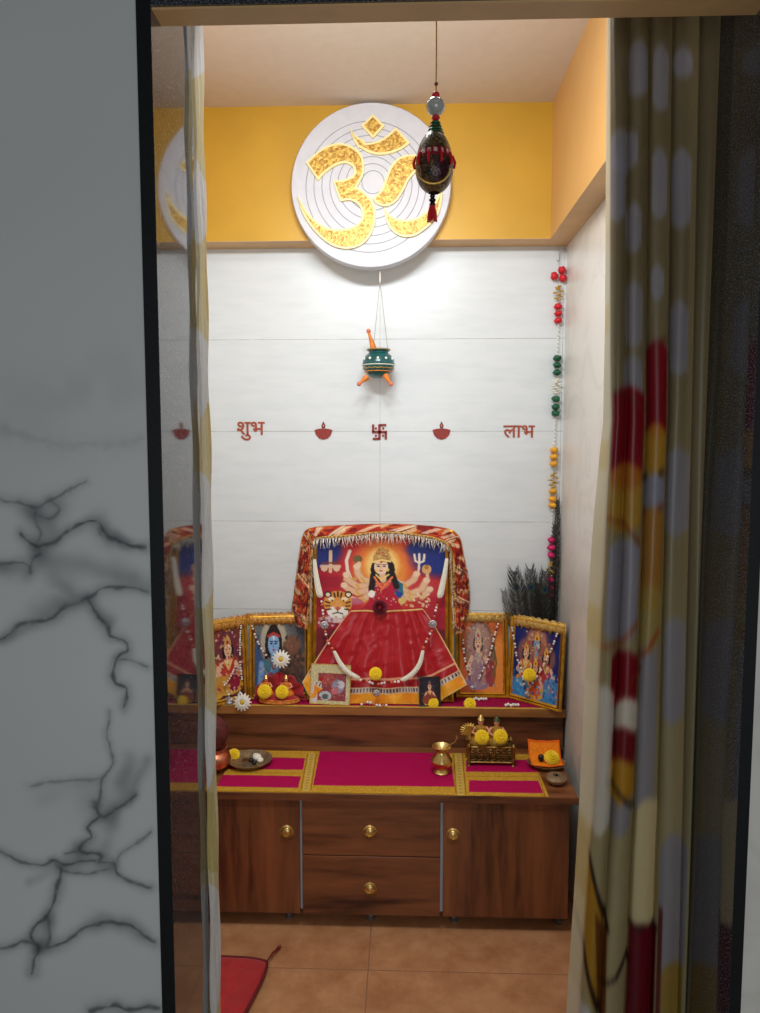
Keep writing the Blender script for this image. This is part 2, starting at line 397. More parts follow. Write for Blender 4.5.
# granite door lining and its lintel
struct('door_1', MB().box((JL-0.019,0.962,0),(JL,1.2,2.3)).box((JL-0.019,0.9612,0),(JL-0.0005,0.962,2.3),1), [M['granite'], M['black_edge']])
struct('door_2', MB().box((JR,0.962,0),(JR+0.016,1.2,2.3)).box((JR+0.0005,0.9612,0),(JR+0.016,0.962,2.3),1), [M['granite'], M['black_edge']])
struct('door_3', MB().box((JL,0.962,1.972),(JR,1.003,2.06),0).box((JL,0.966,1.969),(JR,1.003,1.972),1), [M['granite'], M['brown_trim']])
struct('wall_front_right', MB().box((JR+0.016,0.97,0),(1.6,1.2,2.6)), M['marble'])
struct('wall_front', MB().box((JL,0.968,2.06),(JR,1.0,2.6)), M['granite'])
struct('wall_front_left_core', MB().box((-1.6,0.972,0),(JL-0.019,1.2,2.6)), M['marble']).name = 'wall_front_left'

# veined marble cladding left of the doorway (veins measured on the wall)
veins = [  # points (photo px on the wall), core width px, darkness
 ([(0,498),(20,503),(37,506),(50,498),(67,493),(84,481)],1.6,.5),
 ([(20,533),(37,545),(50,543),(67,531),(81,526),(97,520),(104,528),(111,538),(124,545),(146,548)],1.7,.85),
 ([(37,506),(34,520),(42,535),(37,545)],1.6,.45), ([(50,498),(58,508),(48,518),(32,514)],1.5,.4),
 ([(0,565),(10,563),(27,565),(32,574),(31,560),(40,552)],2.2,.6),
 ([(0,640),(20,623),(44,619),(67,605),(87,600),(101,590),(124,588),(148,592)],1.8,.7),
 ([(87,600),(97,615),(107,630),(111,637),(124,639),(129,650),(117,658),(114,680),(117,686),(126,690),(122,706)],1.9,.8),
 ([(116,659),(132,660),(148,667)],1.4,.6),
 ([(107,713),(107,732),(112,757),(104,780),(97,807)],1.3,.55),
 ([(30,786),(57,781),(104,780)],1.5,.35),
 ([(97,807),(104,817),(134,795)],1.6,.7), ([(100,817),(86,827),(91,837),(81,851),(101,856),(101,864)],1.6,.75), ([(81,851),(67,854)],1.3,.7),
 ([(0,852),(20,862),(44,866),(54,861),(67,864),(84,861),(101,864),(114,866),(121,876),(134,883),(150,888)],1.7,.75),
 ([(114,866),(121,854),(150,832)],1.4,.6), ([(54,861),(60,868),(90,875),(112,870)],1.3,.5),
 ([(62,868),(57,891),(47,915),(29,935),(38,948),(32,975)],2.0,.8), ([(47,915),(50,935),(44,948)],2.2,.6),
 ([(0,950),(27,943),(44,948),(67,942),(94,925),(114,921),(134,930),(154,942)],2.1,.75),
 ([(94,924),(108,921),(124,925),(136,931)],3.0,.5),
 ([(91,1010),(111,1007),(124,1009),(160,1008)],2.5,.8), ([(95,803),(98,808)],5,.6),
 ([(97,520),(102,532),(112,541)],3.0,.4), ([(0,430),(60,445),(140,440)],5,.12),
]
smears = [([(30,510),(45,530),(38,548)],12,.28), ([(55,505),(48,520)],14,.16), ([(35,560),(80,565),(148,582)],12,.24), ([(0,570),(25,572)],8,.3),
 ([(60,580),(75,598),(40,612)],13,.22), ([(30,626),(0,640)],6,.25), ([(85,600),(108,622)],10,.22), ([(128,760),(104,845),(80,850)],9,.26), ([(146,760),(128,800)],7,.2),
 ([(104,528),(125,545)],7,.28), ([(100,858),(60,868),(110,872)],8,.2), ([(60,868),(30,882)],6,.2), ([(48,920),(36,950)],8,.3), ([(40,800),(90,780)],10,.07), ([(20,400),(120,380)],30,.06)]
toW = lambda p: (lambda q: (q[0], q[2]))(PY(p[0], p[1], YN-0.0))
xs = np.concatenate([np.linspace(-1.6, -0.58, 12)[:-1], np.linspace(-0.58, JL-0.0195, 165)])
zs = np.concatenate([np.linspace(0, 0.6, 10)[:-1], np.linspace(0.6, 1.5, 620)[:-1], np.linspace(1.5, 2.6, 40)])
cv = Cv(0, 1, 0, 1, 2, 2, (0,0,0)); cv.x, cv.y = xs, zs; cv.w, cv.h = len(xs), len(zs); cv.X, cv.Y = np.meshgrid(xs, zs)
X0, Y0 = cv.X.copy(), cv.Y.copy()
dk = np.zeros(cv.X.shape); px1 = YN/F
cv.X = X0+0.0035*vnoise(X0,Y0,45,3)+0.0008*vnoise(X0,Y0,170,5); cv.Y = Y0+0.0035*vnoise(X0,Y0,45,4)+0.0008*vnoise(X0,Y0,170,6)
tex = 0.72+0.45*vnoise(X0,Y0,130,9)
for p, w, a in veins:
    D = cv.dist([tuple(q) for q in smoothpath([toW(q) for q in p], 4)]); ww = w*px1*1.15*(0.75+0.5*vnoise(X0,Y0,90,11))
    dk = np.maximum(dk, .82*a*np.exp(-(D/ww)**2)*np.clip(tex+.1,0,1)); dk = 1-(1-dk)*(1-0.30*a*np.exp(-(D/(w*px1*3.6))**2))
for p, w, a in smears:
    D = cv.dist([toW(q) for q in p]); dk = 1-(1-dk)*(1-1.25*a*np.exp(-(D/(w*px1))**2)*np.clip(0.8+0.5*vnoise(X0,Y0,35,12),0,1))
base = 208+4*vnoise(X0,Y0,6,2)
cv.c = np.stack([base, base+2, base], -1)*(1-dk[...,None])+np.array((62,64,66.))*dk[...,None]
cv.X, cv.Y = X0, Y0
o = cv.mesh('trim_4', lambda X, Y: (X, 0.9705+0*X, Y), V_MARBLE); o['kind'] = 'structure'

# ================================================================== CABINET
YC = 2.052; CT = 0.4185
def knob(parent, x, z):
    c = (x, YC-0.0, z)
    k = MB().lathe([(0.0,0.001),(0.0155,0.001),(0.0165,-0.004),(0.0135,-0.007),(0.0125,-0.002),(0.0,-0.002)], (x,YC-0.001,z), 28, axis='y')
    # half dome that covers the upper half of the cup
    vs = []; n = 14
    for i in range(7):
        ph = (pi/2)*i/6
        for j in range(n+1):
            t = pi*j/n; r = 0.0128*cos(ph)
            vs.append((x+r*cos(t), YC-0.003-0.009*sin(ph), z-0.001+r*sin(t)))
    k.add(vs, [(i*(n+1)+j, i*(n+1)+j+1, (i+1)*(n+1)+j+1, (i+1)*(n+1)+j) for i in range(6) for j in range(n)])
    k.v = [(x+(a-x)*1.22, YC+(b-YC)*1.1, z+(c_-z)*1.22) for a, b, c_ in k.v]
    return k.build('handle', M['brass'], parent)
def cabinet(name, label, x0, x1, legs):
    t = thing(name, label, 'cabinet', ((x0+x1)/2, YC, 0))
    c = MB(); z0, z1 = 0.05, CT-0.021
    c.box((x0,YC+0.003,z0),(x0+0.016,YB-0.05,z1)); c.box((x1-0.016,YC+0.003,z0),(x1,YB-0.05,z1))
    c.box((x0+0.016,YC+0.003,z0),(x1-0.016,YB-0.05,z0+0.016)); c.box((x0+0.016,YC+0.003,z1-0.016),(x1-0.016,YB-0.05,z1)); c.box((x0+0.016,YB-0.06,z0+0.016),(x1-0.016,YB-0.05,z1-0.016))
    c.build('carcass', M['carcass'], t, smooth=False)
    for lx in legs:
        for ly in (YC+0.04, YB-0.12):
            MB().lathe([(0.014,0.0),(0.014,0.006),(0.010,0.008),(0.010,0.05)], (lx,ly,0), 16).build('foot', M['steel'], t)
    return t
t = cabinet('cabinet', 'walnut cabinet with one door, left of the drawers and partly behind the slim curtain', -0.668, -0.301, [-0.63,-0.345])
d = MB().box((-0.666,YC-0.016,0.047),(-0.3045,YC+0.002,0.3955)).build('door', M['wood_v'], t, bevel=0.0012); 
def knob_on(d, x, z): 
    k = knob(d, x, z)
    for v in k.data.vertices: v.co.y -= 0.016
knob_on(d, PY(287,831,YC-.016)[0], PY(287,831,YC-.016)[2])
t = cabinet('drawer_cabinet', 'walnut cabinet with two drawers under the middle of the worktop', -0.301, 0.110, [-0.099])
for (za, zb, ky) in ((0.2285,0.3955,831),(0.047,0.2255,888)):
    d = MB().box((-0.2965,YC-0.016,za),(0.1055,YC+0.002,zb)).build('drawer', M['wood_h'], t, bevel=0.0012)
    q = PY(370,ky,YC-.016); knob_on(d, q[0], q[2])
t = cabinet('cabinet', 'walnut cabinet with one door, right of the drawers beside the marble wall', 0.110, 0.4775, [0.15,0.462])
d = MB().box((0.1145,YC-0.016,0.047),(0.4755,YC+0.002,0.3955)).build('door', M['wood_v'], t, bevel=0.0012)
q = PY(453,834,YC-.016); knob_on(d, q[0], q[2])
t = thing('worktop', 'long low walnut worktop lying across the three cabinets', 'worktop', (-0.1,YC-0.02,CT-0.02))
MB().box((-0.69,2.026,CT-0.0205),(0.497,2.47,CT)).build('board', M['wood_top'], t, bevel=0.001)
MB().box((-0.6905,2.0245,CT-0.0205),(0.4975,2.026,CT-0.001)).build('edge_band', M['wood_h'], t)
# raised shelf
YT, ZT = 2.349, 0.557
t = thing('altar_step', 'raised walnut step at the back of the worktop carrying the framed pictures', 'shelf', (-0.1,YT,CT))
MB().box((XL+0.01,YT,ZT-0.026),(0.527,YB-0.002,ZT)).build('board', M['wood_top'], t, smooth=False)
MB().box((XL+0.01,YT-0.0015,ZT-0.026),(0.5272,YT,ZT-0.0005)).build('edge_band', M['wood_edge'], t, smooth=False)
MB().box((XL+0.01,YT+0.012,CT+0.0005),(0.523,YT+0.03,ZT-0.026)).build('riser', M['wood_h'], t, smooth=False)

# ---------------- cloth runner on the worktop
MAG, GLD = (176,0,80), (196,150,44)
cr = Cv(PZ(215,790,CT)[0], PZ(549,797,CT)[0], 2.027, PZ(380,752.5,CT)[1], 560, 160, GLD)
def WZ(p): q = PZ(p[0], p[1], CT+0.001); return (q[0], q[1])
cr.noise(16)
for pl in ([(226,757),(305,758),(303,770),(226,769)], [(222,775),(301,776.4),(298,788),(215,786.5)], [(320,750),(449,751),(455,787),(313,785.5)],
           [(466,760),(538,760),(545,772.5),(466,772)], [(469,780.5),(538,781),(543,793.5),(469,792.3)]):
    cr.poly([WZ(p) for p in pl], MAG)
for a, b in (((312,754),(306,790)), ((458,754),(461,794))):
    A, B = WZ(a), WZ(b); cr.line([A, B], 0.011, (206,176,92), 0.8)
    for s_ in (-1, 1):
        cr.line([(A[0]+s_*0.014, A[1]), (B[0]+s_*0.014, B[1])], 0.0018, (150,98,24), 0.9)
    for k in range(14):
        c_ = (A[0]+(B[0]-A[0])*(k+.5)/14, A[1]+(B[1]-A[1])*(k+.5)/14); cr.ell(c_[0], c_[1], 0.006, 0.005, (150,120,50), a=.6)
for p in ([(222,772.5),(303,773.5)], [(466,776.5),(545,777)], [(216,791),(455,795)], [(545,797),(535,762)]):
    cr.line([WZ(q) for q in p], 0.0012, (120,80,20), 0.7)
cr.noise(5)
cr.c = np.clip(cr.c, 0, 255)
def runner(X, Y): return X, Y, CT+0.0012+0.0006*vnoise(X, Y, 30, 8)
o = cr.mesh('table_runner', runner, V_CLOTH, solid=0.0008); tag(o, 'magenta cloth runner with gold borders spread along the low worktop', 'runner')
cs = Cv(-0.72, 0.50, YT-0.001, YB-0.006, 600, 40, (158,2,70))
cs.put((cs.Y < YT+0.012).astype(float), (206,164,74)); cs.noise(10)
o = cs.mesh('shelf_cloth', lambda X, Y: (X, Y, ZT+0.0012+0.0005*vnoise(X, Y, 40, 5)), V_CLOTH, solid=0.0008); tag(o, 'magenta cloth with a gold edge lying on the raised step', 'cloth')

# ================================================================== WALL DECOR
# ---- Om disc
dc = PY(371, 187, 2.385); DR = 0.2495*0+ (PY(451.5,187,2.385)[0]-PY(291.5,187,2.385)[0])/2
YD = 2.372
t = thing('om_wall_disc', 'large white round wall plaque with a raised golden Om sign', 'plaque', (dc[0], 2.41, dc[2]))
prof = [(0.0,2.409),(DR*0.985,2.409),(DR,2.404),(DR,YD+0.006),(DR*0.985,YD)]
MB().lathe(prof+[(0.0,YD)], (dc[0],0,dc[2]), 96, axis='y').build('disc', M['white_lac'], t)
g = MB()   # engraved off-centre rings
gc = (dc[0]-0.005, dc[2]-0.005)
rings = [0.035+0.0235*k for k in range(8)]
for i, r in enumerate(rings):
    cxr, czr = gc[0]+0.012*(1-i/7), gc[1]+0.015*(1-i/7)
    n = 72; vs = []
    for k in range(n):
        q = 2*pi*k/n
        for rr in (r-0.0013, r+0.0013): vs.append((cxr+rr*cos(q), YD-0.0003, czr+rr*sin(q)))
    g.add(vs, [(2*k, 2*k+1, (2*k+3) % (2*n), (2*k+2) % (2*n)) for k in range(n)])
g.build('engraved_rings', M['groove'], t, smooth=False)
zA = lambda L: [(285+u/7.6, 100+v/7.6) for u, v in L]
zB = lambda L: [(285+u/7.6, 175+v/7.6) for u, v in L]
zC = lambda L: [(360+u/7.24, 110+v/7.24) for u, v in L]
three = zA([(160,480),(230,410),(310,355),(400,328),(480,340),(550,380),(590,430),(605,500),(600,570),(560,640),(545,665)]) + \
        zB([(580,115),(640,165),(680,220),(692,300),(680,400),(640,480),(590,530),(520,560),(450,565),(370,545),(290,495),(210,410),(160,340),(120,260),(95,160)]) + \
        zB([(140,240),(200,320),(270,380),(350,412),(430,415),(510,400),(570,360),(590,310),(580,255),(540,210),(480,190),(430,205),(415,195),(370,55)]) + \
        zA([(372,615),(440,612),(500,590),(530,555),(520,510),(470,480),(410,490),(340,530),(290,570),(253,615)])
crescent = zA([(495,220),(540,280),(600,310)])+zC([(40,245),(120,235),(190,195),(262,130),(362,243),(290,295),(210,322),(130,330),(60,312),(0,275)])+zA([(560,370),(515,300)])
diamond = zC([(95,35),(178,118),(95,208),(8,118)])
ess = zC([(90,640),(150,590),(185,500),(215,420),(260,360),(330,328),(400,325),(455,345),(495,385),(455,430),(400,450),(350,510),(310,600),(260,670),(190,705),(120,685)])
tail = zC([(175,705),(210,760),(280,795),(360,800),(430,775),(500,720),(560,640),(590,560),(598,580),(590,680),(560,780),(480,860),(400,915),(310,925),(230,880),(185,800)])
def inset(poly, d):
    n = len(poly); out = []
    ar = sum(poly[i][0]*poly[(i+1)%n][1]-poly[(i+1)%n][0]*poly[i][1] for i in range(n))
    s = 1 if ar > 0 else -1
    for i in range(n):
        a, b, c = (np.array(poly[i-1]), np.array(poly[i]), np.array(poly[(i+1) % n]))
        e1 = (b-a)/(np.linalg.norm(b-a)+1e-9); e2 = (c-b)/(np.linalg.norm(c-b)+1e-9)
        n1 = np.array((-e1[1], e1[0])); n2 = np.array((-e2[1], e2[0])); m_ = n1+n2; l = np.linalg.norm(m_)
        m_ = m_/l if l > 1e-6 else n1
        k = min(1/max(m_@n1, 0.45), 1.5)
        out.append(tuple(b+s*m_*d*k))
    return out
def smooth2(P):
    out = []; n = len(P)
    for i in range(n):
        a, b, c = (np.array(P[i-1]), np.array(P[i]), np.array(P[(i+1) % n]))
        u = (b-a)/(np.linalg.norm(b-a)+1e-9); v = (c-b)/(np.linalg.norm(c-b)+1e-9)
        if u @ v > 0.6: out += [tuple(b*.75+a*.25), tuple(b*.75+c*.25)]
        else: out.append(tuple(b))
    return out
def relief(poly, name_r, name_f, parent):
    W = [PY(x, y, YD-0.004) for x, y in poly]; W = [(p[0], p[2]) for p in W]
    def slab(P, y0, y1, mt, nm, par, bev=0.0):
        bm = bmesh.new(); vs = [bm.verts.new((x, y0, z)) for x, z in P]
        for tri in tessellate_polygon([[Vector((x, z, 0)) for x, z in P]]):
            try: bm.faces.new([vs[i] for i in tri])
            except ValueError: pass
        fs = bm.faces[:]
        ex = bmesh.ops.extrude_face_region(bm, geom=fs)
        for v in [e for e in ex['geom'] if isinstance(e, bmesh.types.BMVert)]: v.co.y = y1
        bmesh.ops.recalc_face_normals(bm, faces=bm.faces)
        mb = MB(); bm.verts.ensure_lookup_table(); mb.add([v.co[:] for v in bm.verts], [[v.index for v in f.verts] for f in bm.faces]); bm.free()
        return mb.build(nm, mt, par, smooth=False)
    bm_ = slab(smooth2(W), YD+0.003, YD-0.009, M['cream'], name_r, parent)
    slab(smooth2(inset(W, 0.0072)), YD-0.006, YD-0.0115, M['gold_relief'], name_f, bm_)
for pl in (three, crescent, diamond, ess, tail): relief(pl, 'om_stroke', 'filigree', t)

# ---- lucky words, lamps and swastika stickers
def textobj(s, name, px, py, width, mt, label):
    cu = bpy.data.curves.new(name, 'FONT'); cu.body = s; cu.align_x = 'CENTER'; cu.size = 0.06; cu.extrude = 0.0012; cu.offset = 0.0007
    o = bpy.data.objects.new(name, cu); COL.objects.link(o)
    bpy.context.view_layer.update()
    me = bpy.data.meshes.new_from_object(o); bpy.data.objects.remove(o)
    co = np.array([v.co[:] for v in me.vertices])
    if len(co) == 0: return None
    mn, mx = co.min(0), co.max(0); s_ = width/(mx[0]-mn[0]); ctr = (mn+mx)/2
    p = PY(px, py, YB)
    for v in me.vertices:
        c = (np.array(v.co[:])-ctr); v.co = (c[0]*s_, -c[2]-0.0014, c[1]*s_)
    me.materials.clear(); me.materials.append(mt)
    o = bpy.data.objects.new(name, me); COL.objects.link(o); o.location = (p[0], YB, p[2])
    tag(o, label, 'sticker'); return o
textobj('शुभ', 'word_sticker', 251, 431, (264.5-236.5)*YB/F, M['rust'], 'rust orange Devanagari word sticker on the left of the tiled wall, nearest the slim curtain')
textobj('लाभ', 'word_sticker', 519, 431.5, (534-503)*YB/F, M['rust'], 'rust orange Devanagari word sticker on the right of the tiled wall, nearest the hanging garland')
def diya(px, label, loc):
    p = PY(px, 431, YB); m = MB(); u = YB/F; x, z = p[0], p[2]
    pts = [(-9,-1),(-5,-2.2),(0,-2.6),(5,-2.2),(9,-1),(7.5,4),(4,7.5),(0,8.6),(-4,7.5),(-7.5,4)]
    def sl(pts, y): 
        n = len(pts); vs = [(x+a*u, YB-0.0003, z-b*u) for a, b in pts]+[(x+a*u, YB-y, z-b*u) for a, b in pts]
        m.add(vs, [tuple(range(n)), tuple(range(2*n-1, n-1, -1))]+[(i, (i+1) % n, n+(i+1) % n, n+i) for i in range(n)])
    r = thing('lamp_sticker', label, 'sticker', (x, YB, z))
    sl(pts, 0.003); m.build('bowl', M['terracotta'], r, smooth=False)
    m = MB(); sl([(0,-9.5),(2,-5.5),(1.6,-3.2),(0,-2.7),(-1.6,-3.2),(-2,-5.5)], 0.003); m.build('flame', M['rose'], r, smooth=False)
    m = MB(); sl([(0,-6.8),(.7,-5),(0,-3.8),(-.7,-5)], 0.0035); m.build('flame_core', M['amber'], r, smooth=False)
diya(323.5, 'dark red oil lamp sticker on the tiles, left of the swastika', 0)
diya(441.5, 'dark red oil lamp sticker on the tiles, right of the swastika', 1)
p = PY(379.5, 432, YB); u = YB/F; m = MB()
def bar(a, b, w):
    a = np.array(a, float); b = np.array(b, float); d = (b-a)/np.linalg.norm(b-a); n = np.array((-d[1], d[0]))*w
    P = [a-n, b-n, b+n, a+n]; vs = [(p[0]+q[0]*u, YB-0.0003, p[2]-q[1]*u) for q in P]+[(p[0]+q[0]*u, YB-0.003, p[2]-q[1]*u) for q in P]
    m.add(vs, [(0,1,2,3),(7,6,5,4),(0,1,5,4),(1,2,6,5),(2,3,7,6),(3,0,4,7)])
bar((0,-7.5),(0,7.5),1.3); bar((-7.5,0),(7.5,0),1.3); bar((0,-6.8),(6.8,-6.8),1.2); bar((6.3,0),(6.3,7.5),1.2); bar((0,6.8),(-6.8,6.8),1.2); bar((-6.3,0),(-6.3,-7.5),1.2)
for q in ((3.6,-3.6),(3.6,3.6),(-3.6,3.6),(-3.6,-3.6)): bar((q[0]-1,q[1]),(q[0]+1,q[1]),1)
o = m.build('swastika_sticker', M['terracotta'], smooth=False); tag(o, 'dark red Hindu swastika sticker in the middle of the tiled wall', 'sticker')

# ---- green pot hanging under the disc
YPt = 2.425
pc = PY(378.5, 364, YPt); S = YPt/F
t = thing('hanging_pot', 'small teal clay pot with gold bands hanging on strings under the Om plaque', 'pot', tuple(pc))
R_ = 16*S
pr = [(0,-.95),(.35,-.92),(.7,-.72),(.93,-.38),(1.0,-.02),(.95,.3),(.78,.58),(.6,.72),(.6,.78),(.74,.9),(.74,.97),(.6,.97),(.5,.8),(.5,.6),(0,.5)]
MB().lathe([(a*R_, b*R_*0.92) for a, b in pr], tuple(pc), 32).build('bowl', M['teal'], t)
for k, (zz, mt) in enumerate(((-.32,'gold_thread'),(-.1,'thread'),(-.52,'orange'),(.92,'gold_thread'))):
    rr = {0:.955,1:1.0,2:.86,3:.73}[k]*R_
    n = 32; pts = [(pc[0]+rr*cos(2*pi*i/n), pc[1]+rr*sin(2*pi*i/n), pc[2]+zz*R_*.92+(0.0012*(1 if i%2 else -1) if k == 0 else 0)) for i in range(n+1)]
    MB().tube(pts, 0.0016, 6).build('painted_band', M[mt], t)
for k in range(5):
    q = -pi/2+(-1.1+.55*k); MB().lathe([(0,0),(0.004,0.0),(0.004,-0.0015),(0,-0.0016)], (pc[0]+R_*.93*cos(q), pc[1]+R_*.93*sin(q)-0.001, pc[2]+.28*R_), 10, axis='y').build('mirror_dot', M['pearl'], t)
hook = PY(380, 281, 2.40)
for a in ((373,352),(388,352)):
    q = PY(a[0], a[1], YPt-0.008); m = MB(); m.tube([tuple(hook), tuple(q)], 0.0011, 6); m.build('string', M['string'], t)
m = MB(); m.tube([(hook[0],2.40,hook[2]-0.004),(hook[0],2.40,hook[2]+0.02),(hook[0],2.404,hook[2]+0.03)], 0.0022, 8); m.build('hook', M['pearl'], t)
for (a, b, nm) in (((374,350),(368.5,331),0),((367,377),(359,384),0),((385,375),(391,384),0)):
    A, B = PY(a[0],a[1],YPt-0.02), PY(b[0],b[1],YPt-0.03); A, B = np.array(A), np.array(B)
    m = MB(); m.tube([tuple(A), tuple(A*.6+B*.4), tuple(A*.3+B*.7), tuple(B)], [0.011,0.008,0.005,0.0045], 10); o = m.build('wooden_tassel', M['orange'], t)
    MB().ball(tuple(B), 0.0075, 10).build('tassel_bead', M['coral'], o)

# ---- garland of pompoms on the right of the back wall
p0 = PY(559.5, 252, 2.485); p1 = PY(549.5, 622, 2.485)
gp = lambda y: np.array(PY(np.interp(y, [252,275,340,440,520,622], [559.5,558.5,558,554.5,552,549.5]), y, 2.484))
t = thing('pompom_garland', 'long hanging garland of red, green, yellow and pink pompoms in the back right corner', 'garland', tuple(gp(252)))
MB().tube([tuple(gp(y)) for y in range(252, 623, 10)], 0.0009, 6).build('thread', M['string'], t)
MB().tube([tuple(gp(252)+np.array((0.0,0.012,0.01))), tuple(gp(252)+np.array((0,-0.002,0.008))), tuple(gp(252)), tuple(gp(262)), tuple(gp(262)+np.array((-.008,0,0.006)))], 0.0016, 8).build('hook', M['steel'], t)
def pom(y, c, dx=0, r=4.0, sc=.72):
    q = gp(y)+np.array((dx*YB/F, 0, 0)); m = MB(); rr = r*YB/F
    m.ball(tuple(q), rr, 12, sc=(1, 1, sc)); o = m.build('pompom', M[c], t)
    for v in o.data.vertices:
        n = Vector(v.co)-(Vector(q)-Vector(MW[t.name].translation)); v.co += n*random.uniform(-.18,.18)
for y, dx in ((270,3),(276,-4),(278,4)): pom(y, 'bright_red', dx, 3.6, 1)
for y in (306.5,313.5,320.5): pom(y, 'bright_red')
for y in (358,365,372.5,399,407,413.5): pom(y, 'green')
for y in (450,457,464,491.5,499,505.5): pom(y, 'amber')
for y in (540,547.5,555,580,588,595.5): pom(y, 'pink')
for y, mt in ((293,'gold_thread'),(386,'thread'),(480,'gold_thread'),(569,'gold_thread')):
    m = MB()
    for k in range(9):
        q = gp(y+(k-4)*1.7); a = k*2.2; r = 0.014*(1-abs(k-4)/6)
        m.ball((q[0]+r*cos(a), q[1]-abs(r*sin(a))*.5, q[2]), 0.0055, 8, sc=(1.5,.8,.6))
    m.build('bead_flower', M[mt], t)
for ya, yb in ((326,355),(420,447),(510,537),(601,622)):
    m = MB()
    for y in range(ya, yb, 4): m.ball(tuple(gp(y)), 0.0034, 8)
    m.build('bead_strand', M['pearl'], t)

# ---- peacock feathers standing behind the right pictures
def feather(base, tip, label, eye=1.0, wide=1.0, barb_n=130, facing=(0,-1,0), bend=(0,0,0), s0=.3):
    b, tp = np.array(base, float), np.array(tip, float)
    t = thing('peacock_feather', label, 'feather', tuple(b), group=None)
    ctl = (b+tp)/2+np.array(bend); curve = lambda s: (1-s)**2*b+2*s*(1-s)*ctl+s*s*tp
    MB().tube([tuple(curve(i/16)) for i in range(17)], [0.0014-0.0010*i/16 for i in range(17)], 6).build('quill', M['feather'], t)
    fc = np.array(facing, float); m = MB()
    for i in range(barb_n):
        s = s0+(1-s0)*(i/(barb_n-1)); p = curve(s); d = curve(min(s+.01,1))-curve(s-.01); d /= np.linalg.norm(d)
        sd = np.cross(d, fc); sd /= np.linalg.norm(sd)
        for q in (-1, 1):
            w = wide*random.uniform(.020,.034)*(.45+.75*sin(min(1,(s-s0)/(1-s0)*.85+.12)*pi)); lift = random.uniform(.9,1.5); f_ = fc*random.uniform(-.003,.004)
            P = [p, p+sd*q*w*.45+d*w*.35*lift+f_*.5, p+sd*q*w*.8+d*w*.95*lift+f_, p+sd*q*w*.9+d*w*1.5*lift+f_*1.5]
            for a_, b_ in zip(P[:-1], P[1:]):
                k = (sd*.0005-d*q*.0006); e_ = b_ is P[-1]
                m.add([a_-k, a_+k, b_+k*(0.3 if e_ else 1), b_-k*(0.3 if e_ else 1)], [(0,1,2,3)])
    m.build('barbs', M['feather'], t, smooth=False)
    if eye:
        c = curve(.86); d = tp-curve(.8); d /= np.linalg.norm(d); sd = np.cross(d, fc); sd /= np.linalg.norm(sd)
        for rr, mt, off in ((0.013,'feather_gold',.001),(0.008,'feather_eye',.002),(0.0045,'black',.003)):
            rr *= eye; n = 20; vs = [c+fc*off+sd*rr*cos(2*pi*k/n)+d*rr*1.25*sin(2*pi*k/n) for k in range(n)]
            MB().add(vs, [tuple(range(n))]).build('eye_ring', M[mt], t, smooth=False)
    return t
feather((0.508,2.480,ZT+0.004), PY(558,500,2.484), 'tall dark peacock feather standing in the corner beside the garland', 0, .45, 200, facing=(-.5,-.86,0), s0=.25)
feather((0.500,2.477,ZT+0.004), PY(554,525,2.480), 'narrow dark peacock feather just in front of the tall one in the corner', 0, .40, 160, facing=(-.5,-.86,0), s0=.25)
feather((0.47,2.462,ZT+0.004), PY(514,572,2.462), 'peacock feather leaning left with its tip near the wall, above the lace', .8, .95, 120, bend=(-.02,0,.03))
feather((0.475,2.456,ZT+0.004), PY(530,570,2.456), 'peacock feather with a blue eye, standing third from the corner', 1, .95, 120, bend=(-.01,0,.01))
feather((0.482,2.466,ZT+0.004), PY(545,572,2.466), 'peacock feather right behind the pink pompoms', 1, .95, 120)
feather((0.488,2.470,ZT+0.004), PY(538,584,2.470), 'short dark peacock feather between the two with blue eyes', 0, .95, 120)
feather((0.47,2.468,ZT+0.004), PY(504,592,2.468), 'lowest wispy peacock feather reaching farthest to the left', 0, .55, 60, bend=(-.03,0,.03))

# ================================================================== PICTURES
def frame(name, label, bl, br, hgt, lean, cvf, bw=0.013, th=0.012, canvas=(96,110)):
    bl, br = np.array(bl, float), np.array(br, float); c = (bl+br)/2; w = float(np.linalg.norm((br-bl)[:2])); yaw = math.atan2(br[1]-bl[1], br[0]-bl[0])
    t = thing(name, label, 'picture', tuple(c), (-lean, 0, yaw))
    m = MB()
    x0, x1 = -w/2, w/2
    # mitred moulding with a raised profile
    prof = [(0,0),(0,-th),(bw*.25,-th*1.15),(bw*.45,-th*.7),(bw*.7,-th*1.0),(bw,-th*.45),(bw,0)]
    def rect(i, y): return [(x0+i,y,i),(x1-i,y,i),(x1-i,y,hgt-i),(x0+i,y,hgt-i)]
    vs = []; 
    for i, y in prof: vs += rect(i, y)
    fs = []; ms = []
    for k in range(len(prof)):
        k2 = (k+1) % len(prof)
        for j in range(4): fs.append((k*4+j, k*4+(j+1)%4, k2*4+(j+1)%4, k2*4+j)); ms.append(1 if k == 3 else 0)
    for f, mm in zip(fs, ms): m.f.append(f); m.m.append(mm)
    m.v = [tuple(map(float, v)) for v in vs]
    m.build('frame', [M['gilt'], M['gilt_dark']], t, world=False, smooth=False)
    MB().box((x0+bw*.5,-0.003,bw*.5),(x1-bw*.5,-0.0005,hgt-bw*.5)).build('backing', M['wood_h'], t, world=False, smooth=False)
    cv = cvf(Cv(0, 100, 0, 100, canvas[0], canvas[1], (120,60,50)))   # picture space: x 0..100 left to right, y 0..100 top to bottom
    pw, ph = w-2*bw*.9, hgt-2*bw*.9
    cv.mesh('picture', lambda X, Y: (-pw/2+pw*X/100, -th*.4+0*X, bw*.9+ph*(1-Y/100)), V_PRINT, t, world=False)
    return t
def plane_of(t, off):
    mw = MW[t.name]; n = np.array((mw.to_3x3() @ Vector((0,-1,0)))[:]); return np.array(mw.translation[:])+n*off, n
SK = (232,186,150)
